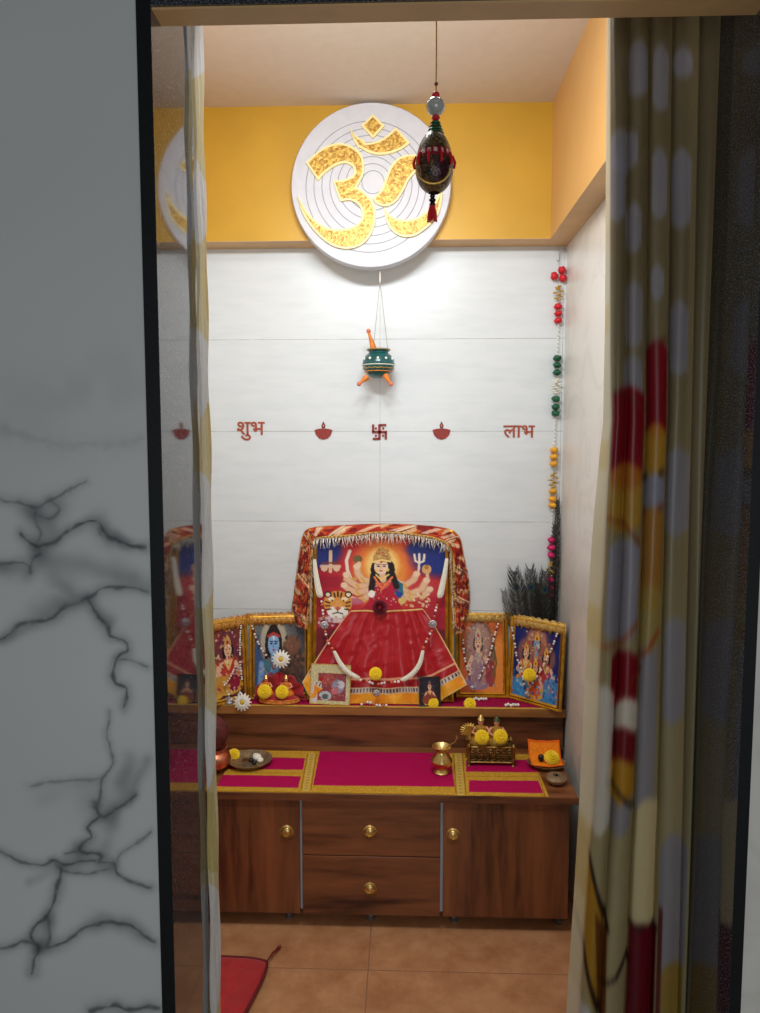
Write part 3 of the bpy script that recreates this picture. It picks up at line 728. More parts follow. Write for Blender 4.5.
def figure(cv, x, y, s, skin=SK, robe=(190,30,50), robe2=(220,170,60), crown=(226,180,70), hair=(30,22,24), halo=None, legs=True, ar=1.0):
    """painted seated figure; (x, y) is the face centre, s the face half height"""
    a = ar
    if halo: cv.ell(x, y-.2*s, 2.6*s*a, 2.5*s, halo, a=.85, soft=.3)
    cv.ell(x, y+.2*s, 1.35*s*a, 1.7*s, hair)
    cv.poly([(x-1.9*s*a,y+2.0*s),(x+1.9*s*a,y+2.0*s),(x+1.5*s*a,y+5*s),(x-1.5*s*a,y+5*s)], robe)
    cv.ell(x, y+1.9*s, 1.9*s*a, .75*s, robe)
    if legs: cv.ell(x, y+5.6*s, 3.2*s*a, 1.3*s, robe2); cv.ell(x, y+5.2*s, 2.3*s*a, .9*s, robe)
    for sg in (-1, 1):
        cv.line([(x+sg*1.7*s*a,y+2.2*s),(x+sg*2.7*s*a,y+3.6*s),(x+sg*1.6*s*a,y+4.2*s)], .45*s, skin)
    cv.line([(x,y+.8*s),(x,y+1.7*s)], .5*s*a, skin)
    cv.ell(x, y, .85*s*a, 1.05*s, skin)
    cv.poly([(x-.9*s*a,y-.7*s),(x+.9*s*a,y-.7*s),(x+.6*s*a,y-1.6*s),(x,y-2.4*s),(x-.6*s*a,y-1.6*s)], crown)
    cv.ell(x, y-1.1*s, .28*s*a, .3*s, (180,20,40))
    for sg in (-1, 1): cv.ell(x+sg*.36*s*a, y-.1*s, .17*s*a, .11*s, (30,20,20))
    cv.ell(x, y+.55*s, .25*s*a, .1*s, (180,40,50)); cv.ell(x, y-.45*s, .1*s*a, .15*s, (200,20,30))
    cv.line([(x-.8*s*a,y+1.6*s),(x,y+2.9*s),(x+.8*s*a,y+1.6*s)], .2*s, (236,206,120))
    return cv
def speck(cv, n, box, cols, r=1.2, a=.8):
    for _ in range(n):
        c = random.choice(cols); cv.ell(random.uniform(box[0],box[1]), random.uniform(box[2],box[3]), random.uniform(.4,1)*r, random.uniform(.4,1)*r, c, a=a)
    return cv

# ---- main picture: zoom coordinates (u, v) of the photo turned into picture space
MU0, MU1, MV0, MV1 = 148, 618, 78, 740
def main_print(cv):
    cv.X = MU0+(MU1-MU0)*cv.X/100; cv.Y = MV0+(MV1-MV0)*cv.Y/100
    cv.c[:] = (172,30,52)
    cv.c += (vnoise(cv.X, cv.Y, .012, 4)*16)[..., None]
    cv.ell(400, 240, 120, 150, (210,60,50), soft=.9, a=.8); cv.ell(388, 230, 75, 110, (238,150,60), soft=.7, a=.9); cv.ell(388, 200, 50, 62, (248,206,120), soft=.4)
    cv.ell(165, 135, 60, 60, (36,48,120), soft=.5); cv.ell(600, 165, 80, 62, (34,50,128), soft=.6); cv.ell(540, 130, 50, 30, (40,52,120), soft=.6)
    cv.ell(560, 300, 80, 22, (200,60,70), soft=.8, a=.6); cv.ell(210, 270, 60, 18, (150,20,44), soft=.8, a=.6)
    W = (238,222,206)
    # bow-like cross and sword at upper left, conch and trident at upper right
    cv.line([(168,205),(232,205)], 7, (222,180,160)); cv.line([(200,140),(200,228)], 6, (226,190,150)); cv.line([(170,190),(232,190)], 3, (120,60,40)); cv.ell(178,215,12,12,(226,190,160)); cv.ell(222,215,12,12,(226,190,160))
    cv.line([(270,138),(258,180),(262,220),(275,258)], 6, W); cv.line([(250,262),(292,256)], 5, (220,170,60))
    cv.line([(522,170),(520,215),(512,260)], 4, W); cv.line([(504,152),(508,180),(522,188),(538,180),(540,152)], 4, W); cv.line([(522,150),(522,190)], 4, W)
    cv.line([(548,205),(552,250),(540,310)], 6, (230,190,150)); cv.ell(548,215,17,20,(222,170,110)); cv.ell(548,205,8,10,(180,120,60))
    cv.line([(298,190),(300,240),(290,262)], 6, (214,150,90)); cv.ell(298,172,18,16,(120,96,60)); cv.ell(303,200,10,16,(232,200,170))
    # eight arms
    arms = [[(352,268),(318,262),(300,235),(296,205)],[(350,285),(300,290),(262,262),(258,240)],[(352,300),(300,318),(265,300),(250,285)],[(355,315),(320,345),(300,352),(262,338)],
            [(430,262),(470,285),(500,262),(512,235)],[(430,285),(490,320),(530,300),(548,262)],[(432,300),(490,340),(535,330),(560,300)],[(430,310),(462,345),(440,372),(420,372)]]
    for a in arms:
        cv.line(a, 13, (206,160,130)); cv.line(a, 10, SK); e = a[-1]; cv.ell(e[0], e[1], 12, 12, (240,204,172)); b = a[1]; cv.line([(b[0]-6,b[1]-8),(b[0]+6,b[1]+8)], 4, (224,170,60))
    # torso and sari
    cv.poly([(350,250),(432,250),(462,290),(452,360),(470,410),(300,412),(340,350),(338,290)], (186,26,52))
    cv.poly([(430,252),(462,278),(466,330),(440,300)], (30,110,130)); cv.poly([(432,300),(462,320),(455,345),(438,330)], (40,70,150))
    cv.ell(392, 268, 26, 30, (214,90,80)); 
    speck(cv, 60, (350,440,255,372), [(236,200,110),(240,230,210),(150,20,40),(90,140,120)], 4)
    # hair, face, crown
    cv.ell(390, 218, 44, 56, (34,22,26)); cv.line([(356,240),(350,300)], 11, (34,22,26)); cv.line([(424,235),(440,290)], 11, (34,22,26))
    cv.line([(388,235),(392,262)], 12, SK); cv.ell(384, 206, 25, 32, (244,206,176)); 
    cv.poly([(354,188),(418,184),(420,160),(404,132),(388,120),(368,134),(354,162)], (196,150,82)); speck(cv, 26, (358,416,130,184), [(238,206,130),(150,90,50),(180,30,50)], 4.5)
    cv.line([(356,186),(386,176),(418,182)], 3.5, (246,216,140))
    for x in (374,395): cv.ell(x, 203, 6.5, 3, (28,18,22)); cv.line([(x-8,195),(x+7,194)], 1.6, (60,30,28))
    cv.ell(384, 186, 3, 5, (200,20,30)); cv.line([(385,204),(381,214)], 1.8, (214,160,130)); cv.ell(384, 222, 7, 3, (190,34,50)); cv.ell(366,222,5,6,(240,200,90)); cv.ell(408,218,5,7,(240,200,90))
    cv.line([(366,240),(384,262),(412,238)], 3, (246,214,120)); cv.line([(360,250),(388,300),(424,250)], 4, (238,120,70))
    cv.ell(350, 322, 12, 16, (244,236,226)); cv.ell(460,350,14,14,(224,190,110)); speck(cv, 30, (470,560,320,375), [(226,190,120),(240,220,190),(190,60,60)], 7, .8)
    cv.ell(290, 355, 30, 15, (190,90,120), a=.8)
    # tiger head
    O = (222,150,70)
    cv.ell(228, 362, 52, 52, O); cv.ell(192, 325, 14, 14, (60,34,26)); cv.ell(266, 325, 14, 14, (60,34,26)); cv.ell(192,326,8,8,(240,220,190)); cv.ell(266,326,8,8,(240,220,190))
    cv.ell(228, 400, 38, 26, (240,234,222)); cv.ell(204,345,12,8,(246,226,190)); cv.ell(252,345,12,8,(246,226,190)); cv.ell(228,372,14,22,(226,160,86))
    for x in (208,248): cv.ell(x, 352, 6, 5, (230,200,60)); cv.ell(x, 352, 3, 3.5, (10,10,10))
    cv.ell(228, 384, 9, 6, (200,90,80)); cv.line([(228,388),(228,402)], 2, (40,20,20)); cv.line([(210,408),(228,402),(246,408)], 2.5, (60,30,30))
    for q in ([(214,320),(218,336)],[(228,314),(228,334)],[(242,320),(238,336)],[(184,356),(198,362)],[(184,374),(198,374)],[(272,356),(258,362)],[(272,374),(258,374)],[(188,390),(202,388)],[(268,390),(254,388)]): cv.line(q, 3, (44,26,20))
    cv.ell(228, 430, 50, 16, (238,232,226), a=.8); speck(cv, 30, (160,260,410,460), [(230,225,220),(120,90,110),(190,150,120)], 7, .7)
    cv.poly([(148,470),(618,470),(618,745),(148,745)], (120,28,40)); 
    cv.X = (cv.X-MU0)/(MU1-MU0)*100; cv.Y = (cv.Y-MV0)/(MV1-MV0)*100
    return cv.noise(5)
YM = 2.415
bl = np.array((PY(307.5, 700, YM)[0], YM, ZT+0.0022)); br = np.array((PY(453.5, 700, YM)[0], YM, ZT+0.0022))
lean = math.atan2(0.065, 0.41); top = PY(380, 532, YM+0.065)
mainf = frame('framed_picture', 'large gilt framed print of a many-armed goddess with a tiger, mid-step', bl, br, (top[2]-ZT)/cos(lean)+0.002, lean, main_print, bw=0.028, th=0.018, canvas=(200,250))
print('main', bl, br, top)
MP, MN = plane_of(mainf, 0.020)
def Z1(u, v): return (280+u/3.8, 510+v/3.8)
def onmain(u, v, off=0.0): return PP(*Z1(u, v), MP+MN*off, MN)

# ---- red satin skirt draped on the picture
sk_top = [(272,382),(330,380),(380,384),(440,380),(490,378),(540,374)]
sk_bot = [(84,655),(120,715),(200,742),(270,748),(340,744),(400,750),(470,744),(530,744),(590,735),(640,706),(712,664)]
sc_ = Cv(0, 1, 0, 1, 260, 170, (178,8,26))
U, Vv = sc_.X, sc_.Y
tb = smoothpath(sk_bot, 10); tb = np.array(tb); ss = np.linspace(0, 1, len(tb))
tt = np.array(smoothpath(sk_top, 10)); st = np.linspace(0, 1, len(tt))
sc_.put(((Vv > .70) & (Vv < .722)).astype(float), (236,190,140), .85)
sc_.put(((Vv > .80) & (Vv < .865)).astype(float), (96,60,56)); sc_.put((((Vv > .80) & (Vv < .812))|((Vv > .853) & (Vv < .868))).astype(float), (220,190,150))
sc_.put(((Vv > .812) & (Vv < .853) & (np.sin(U*330) > .1)).astype(float), (206,196,190))
sc_.put((Vv > .868).astype(float), (246,150,22)); sc_.put(((Vv > .868)*(0.5+.5*np.sin(U*37))).astype(float), (252,190,50), .6); sc_.put((Vv > .985).astype(float), (230,190,90))
sc_.put(((U < .012) | (U > .988)).astype(float), (232,190,130)); sc_.put((Vv < .012).astype(float), (232,196,120)); sc_.noise(5)
def skirt(X, Y):
    Yw = Y**.86
    pu = np.interp(X, st, tt[:,0])*(1-Yw)+np.interp(X, ss, tb[:,0])*Yw; pv = np.interp(X, st, tt[:,1])*(1-Y)+np.interp(X, ss, tb[:,1])*Y
    ph = X*2*pi*8.5+1.3*np.sin(X*9)+.5*np.sin(X*23+Y*3)
    fold = np.abs(np.cos(ph/2))
    off = 0.003+0.016*Y**1.2*(0.35+0.65*np.sin(np.clip(X,0,1)*pi)**.5)+0.014*fold*(0.4+.6*Y)*np.minimum(1, 8*np.minimum(X,1-X)+.2)+0.004*vnoise(X*3, Y, 4, 31)+0.0025*vnoise(X*2,Y*2,9,32)+0.003*np.exp(-Y*20)
    P = np.zeros(X.shape+(3,))
    for j in range(X.shape[0]):
        for i in range(X.shape[1]): P[j,i] = onmain(pu[j,i], pv[j,i], off[j,i])
    P[...,2] = np.maximum(P[...,2], ZT+0.004)
    P[...,1] = np.maximum(P[...,1], YT+0.024)
    return P[...,0], P[...,1], P[...,2]
o = sc_.mesh('draped_skirt', skirt, V_SATIN, solid=0.0008); tag(o, 'gathered red satin skirt cloth with an orange hem draped over the large goddess picture', 'cloth')

# ---- patterned red and gold veil over the top of the picture and down both sides
outer = [(52,438),(44,385),(52,320),(62,240),(76,150),(92,88),(128,62),(250,53),(380,48),(520,52),(632,66),(680,98),(698,170),(714,240),(720,300),(722,350),(712,400),(705,460)]
inner = [(104,455),(112,400),(118,330),(118,240),(124,170),(132,118),(160,108),(250,102),(380,88),(520,98),(600,116),(640,142),(655,190),(657,250),(657,300),(657,360),(660,420),(665,478)]
oc = Cv(0, 1, 0, 1, 420, 44, (176,52,34))
U, Vv = oc.X, oc.Y
oc.put((np.sin(U*150+Vv*6) > .2).astype(float), (206,92,40), .8)
oc.put((vnoise(U*60, Vv*6, 1, 5) > .35).astype(float), (120,22,30), .8)
dg = (U*17+Vv*.75) % 1.0
for a, b, c_ in ((.0,.09,(240,214,176)),(.11,.16,(40,60,40)),(.19,.27,(244,206,140)),(.31,.38,(240,226,200)),(.42,.46,(220,180,70))):
    oc.put(((dg > a) & (dg < b) & ((U*17).astype(int) % 2 == 0)).astype(float), c_, .9)
tpm = (U > .3)&(U < .68); oc.put((tpm & (Vv > .2) & (Vv < .75) & (((U*19+Vv*1.1) % 1) < .3)).astype(float), (238,214,182), .75)
oc.put((Vv > .86).astype(float), (214,176,96)); oc.put(((Vv > .9)*(np.sin(U*700) > 0)).astype(float), (150,98,40)); oc.put((Vv < .05).astype(float), (190,130,60))
side = (U < .33)|(U > .72); oc.put((side & (vnoise(U*90, Vv*9, 1, 8) > .25)).astype(float), (70,26,26), .55); oc.put((side & (vnoise(U*110, Vv*12, 1, 9) > .45)).astype(float), (222,180,130), .7)
oc.noise(9)
po, pi_ = np.array(smoothpath(outer, 8)), np.array(smoothpath(inner, 8)); sa = np.linspace(0, 1, len(po))
def veil(X, Y):
    P = np.zeros(X.shape+(3,)); tp = np.clip(np.minimum(X-.28, .68-X)*12, 0, 1)
    for j in range(X.shape[0]):
        for i in range(X.shape[1]):
            a, b = X[j,i], Y[j,i]
            u = np.interp(a, sa, po[:,0])*(1-b)+np.interp(a, sa, pi_[:,0])*b; v = np.interp(a, sa, po[:,1])*(1-b)+np.interp(a, sa, pi_[:,1])*b
            off = 0.012*sin(min(1,b*1.3)*pi*.5)-(0.04*(1-b)**2+.009*sin(b*13+sin(a*22)*2)+.004*sin(a*60+b*5))*(1-tp[j,i])-(0.045*max(0,1-b/.3)**2-.004)*tp[j,i]+0.0015*sin(a*160)
            P[j,i] = onmain(u, v, off+0.002)
    P[...,1] = np.minimum(P[...,1], YB-0.006)
    return P[...,0], P[...,1], P[...,2]
vo = thing('veil_cloth', 'red and gold striped ceremonial veil hung over the top corners of the large picture', 'cloth', tuple(bl))
oc.mesh('cloth', veil, V_CLOTH, vo, solid=0.001)
m = MB()
for k in range(150):    # silver fringe
    a = k/149; u = 128+(640-128)*a; v = np.interp(u, [128,160,250,380,520,600,640], [112,106,100,87,96,114,140]); ln = random.uniform(18,44)
    A = onmain(u, v, .016); B = onmain(u+random.uniform(-6,6), v+ln*.5, .020+random.uniform(0,.004)); C_ = onmain(u+random.uniform(-9,9), v+ln, .016)
    m.tube([A, B, C_], [0.0007,0.0012,0.0005], 4)
for k in range(46):
    for sx_, (uu, vv) in ((0, (np.interp(k/45,[0,1],[124,112]), np.interp(k/45,[0,1],[120,420]))), (1, (np.interp(k/45,[0,1],[650,662]), np.interp(k/45,[0,1],[160,440])))):
        A = onmain(uu, vv, .014); C_ = onmain(uu+(random.uniform(2,12) if sx_==0 else -random.uniform(2,9)), vv+random.uniform(8,20), .014); m.tube([A, C_], [.0009,.0004], 4)
m.build('fringe', M['fringe'], vo)
# upper drape visible behind the picture edge (dark underside)

# ---- garlands
def bead_line(m, pts, r, cols, step=2.1, path_n=14):
    P = smoothpath(pts, path_n); acc = 0; last = P[0]; k = 0
    m.ball(tuple(P[0]), r, 8, m=cols[0])
    for p in P[1:]:
        acc += np.linalg.norm(p-last); last = p
        if acc >= r*step:
            acc = 0; k += 1; m.ball(tuple(p), r*(1 if k % 3 else 1.15), 8, m=cols[k % len(cols)])
def silver_flower(name, c, r, parent, mt='silver'):
    m = MB(); c = np.array(c)
    for k in range(10):
        a = 2*pi*k/10; m.ball((c[0]+r*.62*cos(a), c[1], c[2]+r*.62*sin(a)), r*.36, 8, sc=(1,.5,1))
    m.ball(tuple(c+np.array((0,-r*.2,0))), r*.45, 10, sc=(1,.7,1))
    return m.build(name, M[mt], parent)
gm = thing('thread_garland', 'long garland of white thread tassels and beads hung around the large goddess picture', 'garland', tuple(onmain(130,190,.03)))
tp_ = lambda q: (.35+.65*q**.7)*max(.02, 1-max(0,(q-.82)/.18)**2)**.5
def tassel(path, r0=8.5):
    pts = [np.array(p) for p in path]; m = MB()
    P = smoothpath(pts, 7); n = len(P)
    for s_ in range(7):
        a = 2*pi*s_/7; off = np.array((cos(a),0.35*sin(a),0.2*sin(a)))
        m.tube([tuple(p+off*0.0080*tp_(i/(n-1))) for i, p in enumerate(P)], [0.0010+0.0034*tp_(i/(n-1)) for i in range(n)], 7)
    m.tube([tuple(p) for p in P], [0.001+0.0076*tp_(i/(n-1)) for i in range(n)], 8)
    return m.build('thread_tassel', M['thread'], gm)
sk = .042
tassel([onmain(131,188,.028),onmain(136,240,.028),onmain(144,290,.028),onmain(153,332,.028)])
tassel([onmain(634,184,.028),onmain(626,240,.028),onmain(616,290,.028),onmain(606,334,.028)])
tassel([onmain(206,536,.040),onmain(228,580,.044),onmain(258,615,.047),onmain(300,640,.048)])
tassel([onmain(543,534,.040),onmain(530,585,.044),onmain(500,625,.047),onmain(462,648,.048)])
for pts_, of_, r_, cl_ in ((((158,348),(162,380),(166,410)),.03,.0042,[0,1,2,0]),(((172,462),(182,500),(200,528)),.036,.0044,[1,0,2]),(((600,350),(592,380),(586,408)),.03,.0042,[2,1,0,0]),
        (((576,460),(560,490),(545,524)),.04,.0044,[1,0,2]),(((306,646),(335,652),(365,662),(400,656),(452,652)),.048,.0046,[0,2,1,0]),(((310,738),(335,730),(370,742),(410,742)),.046,.0046,[0,1,0])):
    m = MB(); bead_line(m, [onmain(*p, of_) for p in pts_], r_, cl_); m.build('bead_strand', [M['pearl'], M['coral'], M['redbead']], gm)
for p, of, r in (((169,438),.033,.015),((580,434),.033,.015),((366,696),.046,.0125)): silver_flower('silver_flower', onmain(*p,of), r, gm)

# ---- flowers
def chrys(r, rings=6):
    m = MB()
    for j in range(rings):
        el = 0.05+1.45*j/(rings-1); n = max(5, int(15*cos(el)+4))
        for k in range(n):
            a = 2*pi*(k+.5*(j % 2))/n; rad = r*(1-.25*j/rings)
            d = Vector((cos(a)*cos(el), sin(a)*cos(el), sin(el)))*1; s = Vector((-sin(a), cos(a), 0)); w = r*.2
            b = d*rad*.25; tp = d*rad+Vector((0,0,-r*.10*(1-j/rings))); mid = d*rad*.7+Vector((0,0,r*.05))
            m.add([b-s*w*.4, b+s*w*.4, mid+s*w, tp+s*w*.5, tp-s*w*.5, mid-s*w], [(0,1,2,5),(5,2,3,4)])
    
    for k in range(12):
        a = k*2.4; q = r*.22*(k/12)**.5; d = Vector((q*cos(a), q*sin(a), r*.72)); s = Vector((-sin(a), cos(a), 0))*r*.12; u_ = Vector((cos(a), sin(a), 0))*r*.12
        m.add([d-s-u_, d+s-u_, d+s*.7+u_+Vector((0,0,r*.10)), d-s*.7+u_+Vector((0,0,r*.10))], [(0,1,2,3)])
    m.ball((0,0,0), r*.74, 12, sc=(1,1,.95)); return m
fy = chrys(.020).build('yellow_flower', M['yellow'], smooth=False)
fl_first = [True]
def place_flower(pos, rpx_m, label, face=(0,-1,.35), group=None):
    o = fy if fl_first[0] else fy.copy()
    if not fl_first[0]: COL.objects.link(o)
    fl_first[0] = False
    o.location = pos; s = rpx_m/.020; o.scale = (s, s, s)
    o.rotation_euler = Vector(face).to_track_quat('Z', 'Y').to_euler(); o.rotation_euler.rotate_axis('Z', random.uniform(0,6))
    tag(o, label, 'flower')
S2 = 2.36/F
place_flower(onmain(363,622,.052), 6.8*S2, 'yellow flower in the middle of the red skirt, above the silver pendant')
def ontier(px, py, Y): q = PY(px, py, Y); q[2] = max(q[2], ZT+0.012); return q
place_flower(PY(433,703,YT+.018), 6.4*S2, 'yellow flower on the step in front of the tiny dark picture')
place_flower(PY(470,704,YT+.018), 6.4*S2, 'yellow flower on the step just right of the orange hem')

# rose
def petal_ball(r, mt, name, label, pos, face=(0,-1,.2)):
    m = MB()
    for j in range(5):
        n = 4+j; rr = r*(.3+.17*j); h = r*(.7-.13*j)
        for k in range(n):
            a = 2*pi*k/n+j*.7; 
            def fn(u, v, a=a, rr=rr, h=h, n=n):
                q = a+(u-.5)*2*pi/n*1.5; R = rr*(.55+.5*v); return (R*cos(q), R*sin(q), -r*.3+h*1.3*v*(1-.2*(2*u-1)**2))
            m.grid(fn, 5, 4)
    o = m.build(name, mt, smooth=True, solid=.0004); o.location = pos; o.rotation_euler = Vector(face).to_track_quat('Z','Y').to_euler(); tag(o, label, 'flower'); return o
petal_ball(.0245, M['rose'], 'rose', 'dark red rose at the waist of the goddess picture, above the red skirt', onmain(379,370,.028))

# daisies
def daisy(pos, r, label, face):
    t = thing('daisy', label, 'flower', tuple(pos)); q = Vector(face).to_track_quat('Z','Y').to_matrix()
    m = MB()
    for ring, (n, rr, z) in enumerate(((15,1.0,0),(13,.82,.06),(10,.62,.12))):
        for k in range(n):
            a = 2*pi*k/n+ring*.2; d = Vector((cos(a), sin(a), 0)); s = Vector((-sin(a), cos(a), 0))
            P = [d*r*.15-s*r*.05, d*r*.15+s*r*.05, d*r*rr*.65+s*r*.14+Vector((0,0,r*.12)), d*r*rr+s*r*.05, d*r*rr-s*r*.05, d*r*rr*.65-s*r*.14+Vector((0,0,r*.12))]
            m.add([Vector(pos)+q @ (p+Vector((0,0,z*r))) for p in P], [(0,1,2,5),(5,2,3,4)])
    m.build('petals', M['white'], t, smooth=False)
    m = MB(); m.ball((0,0,0), r*.25, 12, sc=(1,1,.7)); m.v = [tuple(Vector(pos)+q @ (Vector(v)+Vector((0,0,r*.16)))) for v in m.v]; m.build('flower_centre', M['yellow_core'], t)
    return t

# ---- side pictures
def p_gods(cv):      # far left: several seated figures
    cv.c[:] = (70,40,44); cv.ell(40,40,60,50,(120,60,50),soft=.6)
    figure(cv, 30, 38, 9, robe=(214,120,50), halo=(150,80,50)); figure(cv, 68, 34, 9, robe=(190,60,50), crown=(210,160,80), halo=(110,50,70))
    cv.ell(50, 80, 26, 12, (206,150,60)); cv.ell(20,78,10,14,(180,60,60)); cv.ell(78,80,12,12,(150,30,60)); speck(cv, 160, (0,100,5,95), [(236,200,140),(240,232,220),(200,90,50),(140,30,50),(226,160,60)], 2.6, .75)
    return cv.noise(9)
def p_blue(cv):      # blue-skinned god with long hair
    cv.c[:] = (74,78,86); cv.ell(30,30,40,30,(110,112,110),soft=.5); cv.ell(20,70,30,40,(60,86,130),soft=.5)
    B = (110,156,206)
    cv.ell(38, 30, 24, 30, (206,190,160), a=.8, soft=.2); cv.ell(38, 34, 17, 27, (40,20,22)); cv.poly([(22,40),(54,40),(58,66),(18,66)], (40,24,24))
    cv.poly([(26,52),(50,52),(60,76),(64,100),(10,100),(14,74)], B); cv.line([(38,46),(38,56)], 6, B); cv.ell(38, 33, 11, 15, (138,182,226))
    cv.ell(38, 13, 9, 8, (36,20,22)); cv.line([(27,22),(38,18),(49,22)], 2, (190,60,50)); cv.ell(38,24,2,3,(240,230,220))
    for x in (33.5,42.5): cv.ell(x, 32, 2.4, 1.3, (20,20,40)); cv.line([(x-3,29),(x+3,29)], .8, (40,40,70))
    cv.ell(38, 40.5, 3, 1.2, (170,60,80)); cv.line([(38,33),(37,37)], .8, (90,130,180))
    cv.line([(28,52),(38,66),(48,52)], 2, (130,80,50)); cv.ell(24,62,9,10,(70,120,130)); cv.line([(14,60),(10,100)], 5, (120,160,210))
    cv.ell(72, 60, 22, 30, (86,56,44), a=.9, soft=.2); cv.ell(76, 34, 14, 12, (126,84,64), a=.9, soft=.2); cv.ell(30,84,12,14,(150,80,110)); speck(cv, 70, (52,98,22,95), [(150,100,80),(60,40,36),(110,80,60)], 4, .6); speck(cv, 30, (10,40,60,98), [(190,170,190),(80,120,170)], 2.4, .7)
    return cv.noise(8)
def p_oval(cv):      # seated figure in an oval on an orange ground
    cv.c[:] = (196,96,50); cv.c += (vnoise(cv.X, cv.Y, .05, 3)*20)[...,None]; cv.ell(80,70,30,40,(232,140,60),soft=.6); cv.ell(46, 46, 36, 42, (130,90,66)); cv.ell(46,46,32,38,(150,104,84))
    figure(cv, 42, 34, 9, robe=(170,110,110), robe2=(150,120,150), crown=(200,180,150), hair=(90,70,70), halo=(176,140,130)); cv.ell(40,70,14,22,(150,140,160),a=.6,soft=.2); cv.ell(70,74,12,18,(150,50,60),a=.8)
    speck(cv, 130, (12,82,10,92), [(220,210,205),(160,60,70),(190,140,110),(110,90,120),(226,180,140)], 2.4, .7); cv.line([(78,40),(84,60),(76,78)], 2, (110,100,50)); return cv.noise(8)
def p_night(cv):     # family group on a deep blue ground
    cv.c[:] = (28,40,110); cv.ell(50,38,24,32,(140,76,80),soft=.6,a=.7); cv.ell(50,95,60,20,(60,140,200),soft=.5)
    figure(cv, 50, 26, 7.5, skin=(120,170,210), robe=(190,50,50), halo=(190,130,100)); figure(cv, 28, 40, 6.5, robe=(200,130,60), halo=(150,96,90)); figure(cv, 72, 42, 6.5, robe=(190,60,60), halo=(150,96,90)); figure(cv, 50, 58, 6, skin=(226,170,140), robe=(220,90,40))
    cv.ell(20,84,16,10,(60,150,210),a=.8); cv.ell(84,80,16,14,(70,140,210),a=.8); speck(cv, 110, (0,100,60,98), [(90,170,220),(200,220,235),(40,70,150),(200,90,90)], 2.5, .7); speck(cv, 70, (20,80,10,60), [(240,220,190),(210,70,50),(220,170,70)], 2, .7); return cv.noise(8)
def topz(px, py, Y): return PY(px, py, Y)[2]
def mk(name, label, blp, brp, toppy, pf, lean_d, clampY=None):
    b1, b2 = PZ(*blp, ZT+0.002), PZ(*brp, ZT+0.002)
    for b in (b1, b2): b[2] = ZT+0.0022
    c = (b1+b2)/2; tz = topz((blp[0]+brp[0])/2, toppy, c[1]+lean_d); h = math.hypot(tz-ZT, lean_d)
    print(name, b1, b2, h)
    return frame(name, label, b1, b2, h, math.atan2(lean_d, tz-ZT), pf, bw=0.017, th=0.010, canvas=(110,130))
f4 = mk('framed_picture', 'gilt framed print with a deep blue ground, angled at the right end of the step', (508,697), (561.5,712), 621, p_night, .02)
f3 = mk('framed_picture', 'gilt framed print with an orange ground, just right of the large goddess picture', (456,697), (508,697.5), 614, p_oval, .05)
f2 = mk('framed_picture', 'gilt framed print of a blue-skinned god, just left of the large goddess picture', (250,699), (310,697), 616, p_blue, .04)
f1 = mk('framed_picture', 'gilt framed print of several gods at the left end of the step', (192,711), (249,698), 622, p_gods, .02)

# small pictures leaning on the skirt
def p_silver(cv):
    cv.c[:] = (206,196,150); cv.noise(14); cv.poly([(18,22),(90,22),(90,92),(18,92)], (150,66,70)); cv.ell(44,38,20,14,(176,80,70)); cv.ell(70,55,16,18,(150,150,170)); cv.ell(78,50,10,10,(200,200,210)); cv.ell(62,66,10,10,(200,110,120)); cv.ell(38,80,16,12,(190,196,200)); cv.ell(38,82,9,7,(90,100,100))
    cv.poly([(4,50),(16,46),(16,96),(4,96)], (214,206,226)); speck(cv, 60, (20,88,24,90), [(120,40,50),(190,170,180),(150,110,110)], 2.5, .6); return cv.noise(6)
def p_dark(cv):
    cv.c[:] = (38,26,34); figure(cv, 50, 34, 10, robe=(150,50,40), crown=(120,100,80), halo=(40,36,60)); cv.ell(50,80,34,16,(140,60,40),soft=.3); speck(cv, 50, (10,90,10,90), [(150,90,70),(60,50,60),(180,140,110)], 2.6, .6); return cv.noise(8)
def smallpic(label, x0, x1, y0, y1, pf, Y, rot, fm, nm='picture_card'):
    a = PY(x0, y1, Y); b = PY(x1, y1, Y); c = PY((x0+x1)/2, y0, Y+.02); w = b[0]-a[0]; h = c[2]-(ZT+0.003)
    t = thing(nm, label, 'picture', ((a[0]+b[0])/2, Y, ZT+0.003), (-.22, 0, rot))
    m = MB(); e = .003
    m.box((-w/2,-.002,0),(w/2,.002,e)); m.box((-w/2,-.002,h-e),(w/2,.002,h)); m.box((-w/2,-.002,e),(-w/2+e,.002,h-e)); m.box((w/2-e,-.002,e),(w/2,.002,h-e))
    m.build('border', fm, t, world=False, smooth=False)
    cv = pf(Cv(0,100,0,100,60,60,(0,0,0))); cv.mesh('picture', lambda X, Y_: (-w/2+e+(w-2*e)*X/100, -.001+0*X, e+(h-2*e)*(1-Y_/100)), V_PRINT, t, world=False)
smallpic('small crinkled picture with a pale gold border leaning on the left of the red skirt', 309, 350, 664, 703, p_silver, YT+.014, -.12, M['lace_pale'])
smallpic('tiny dark picture leaning on the right of the red skirt', 419, 441, 676, 702, p_dark, YT+.012, .1, M['black'])

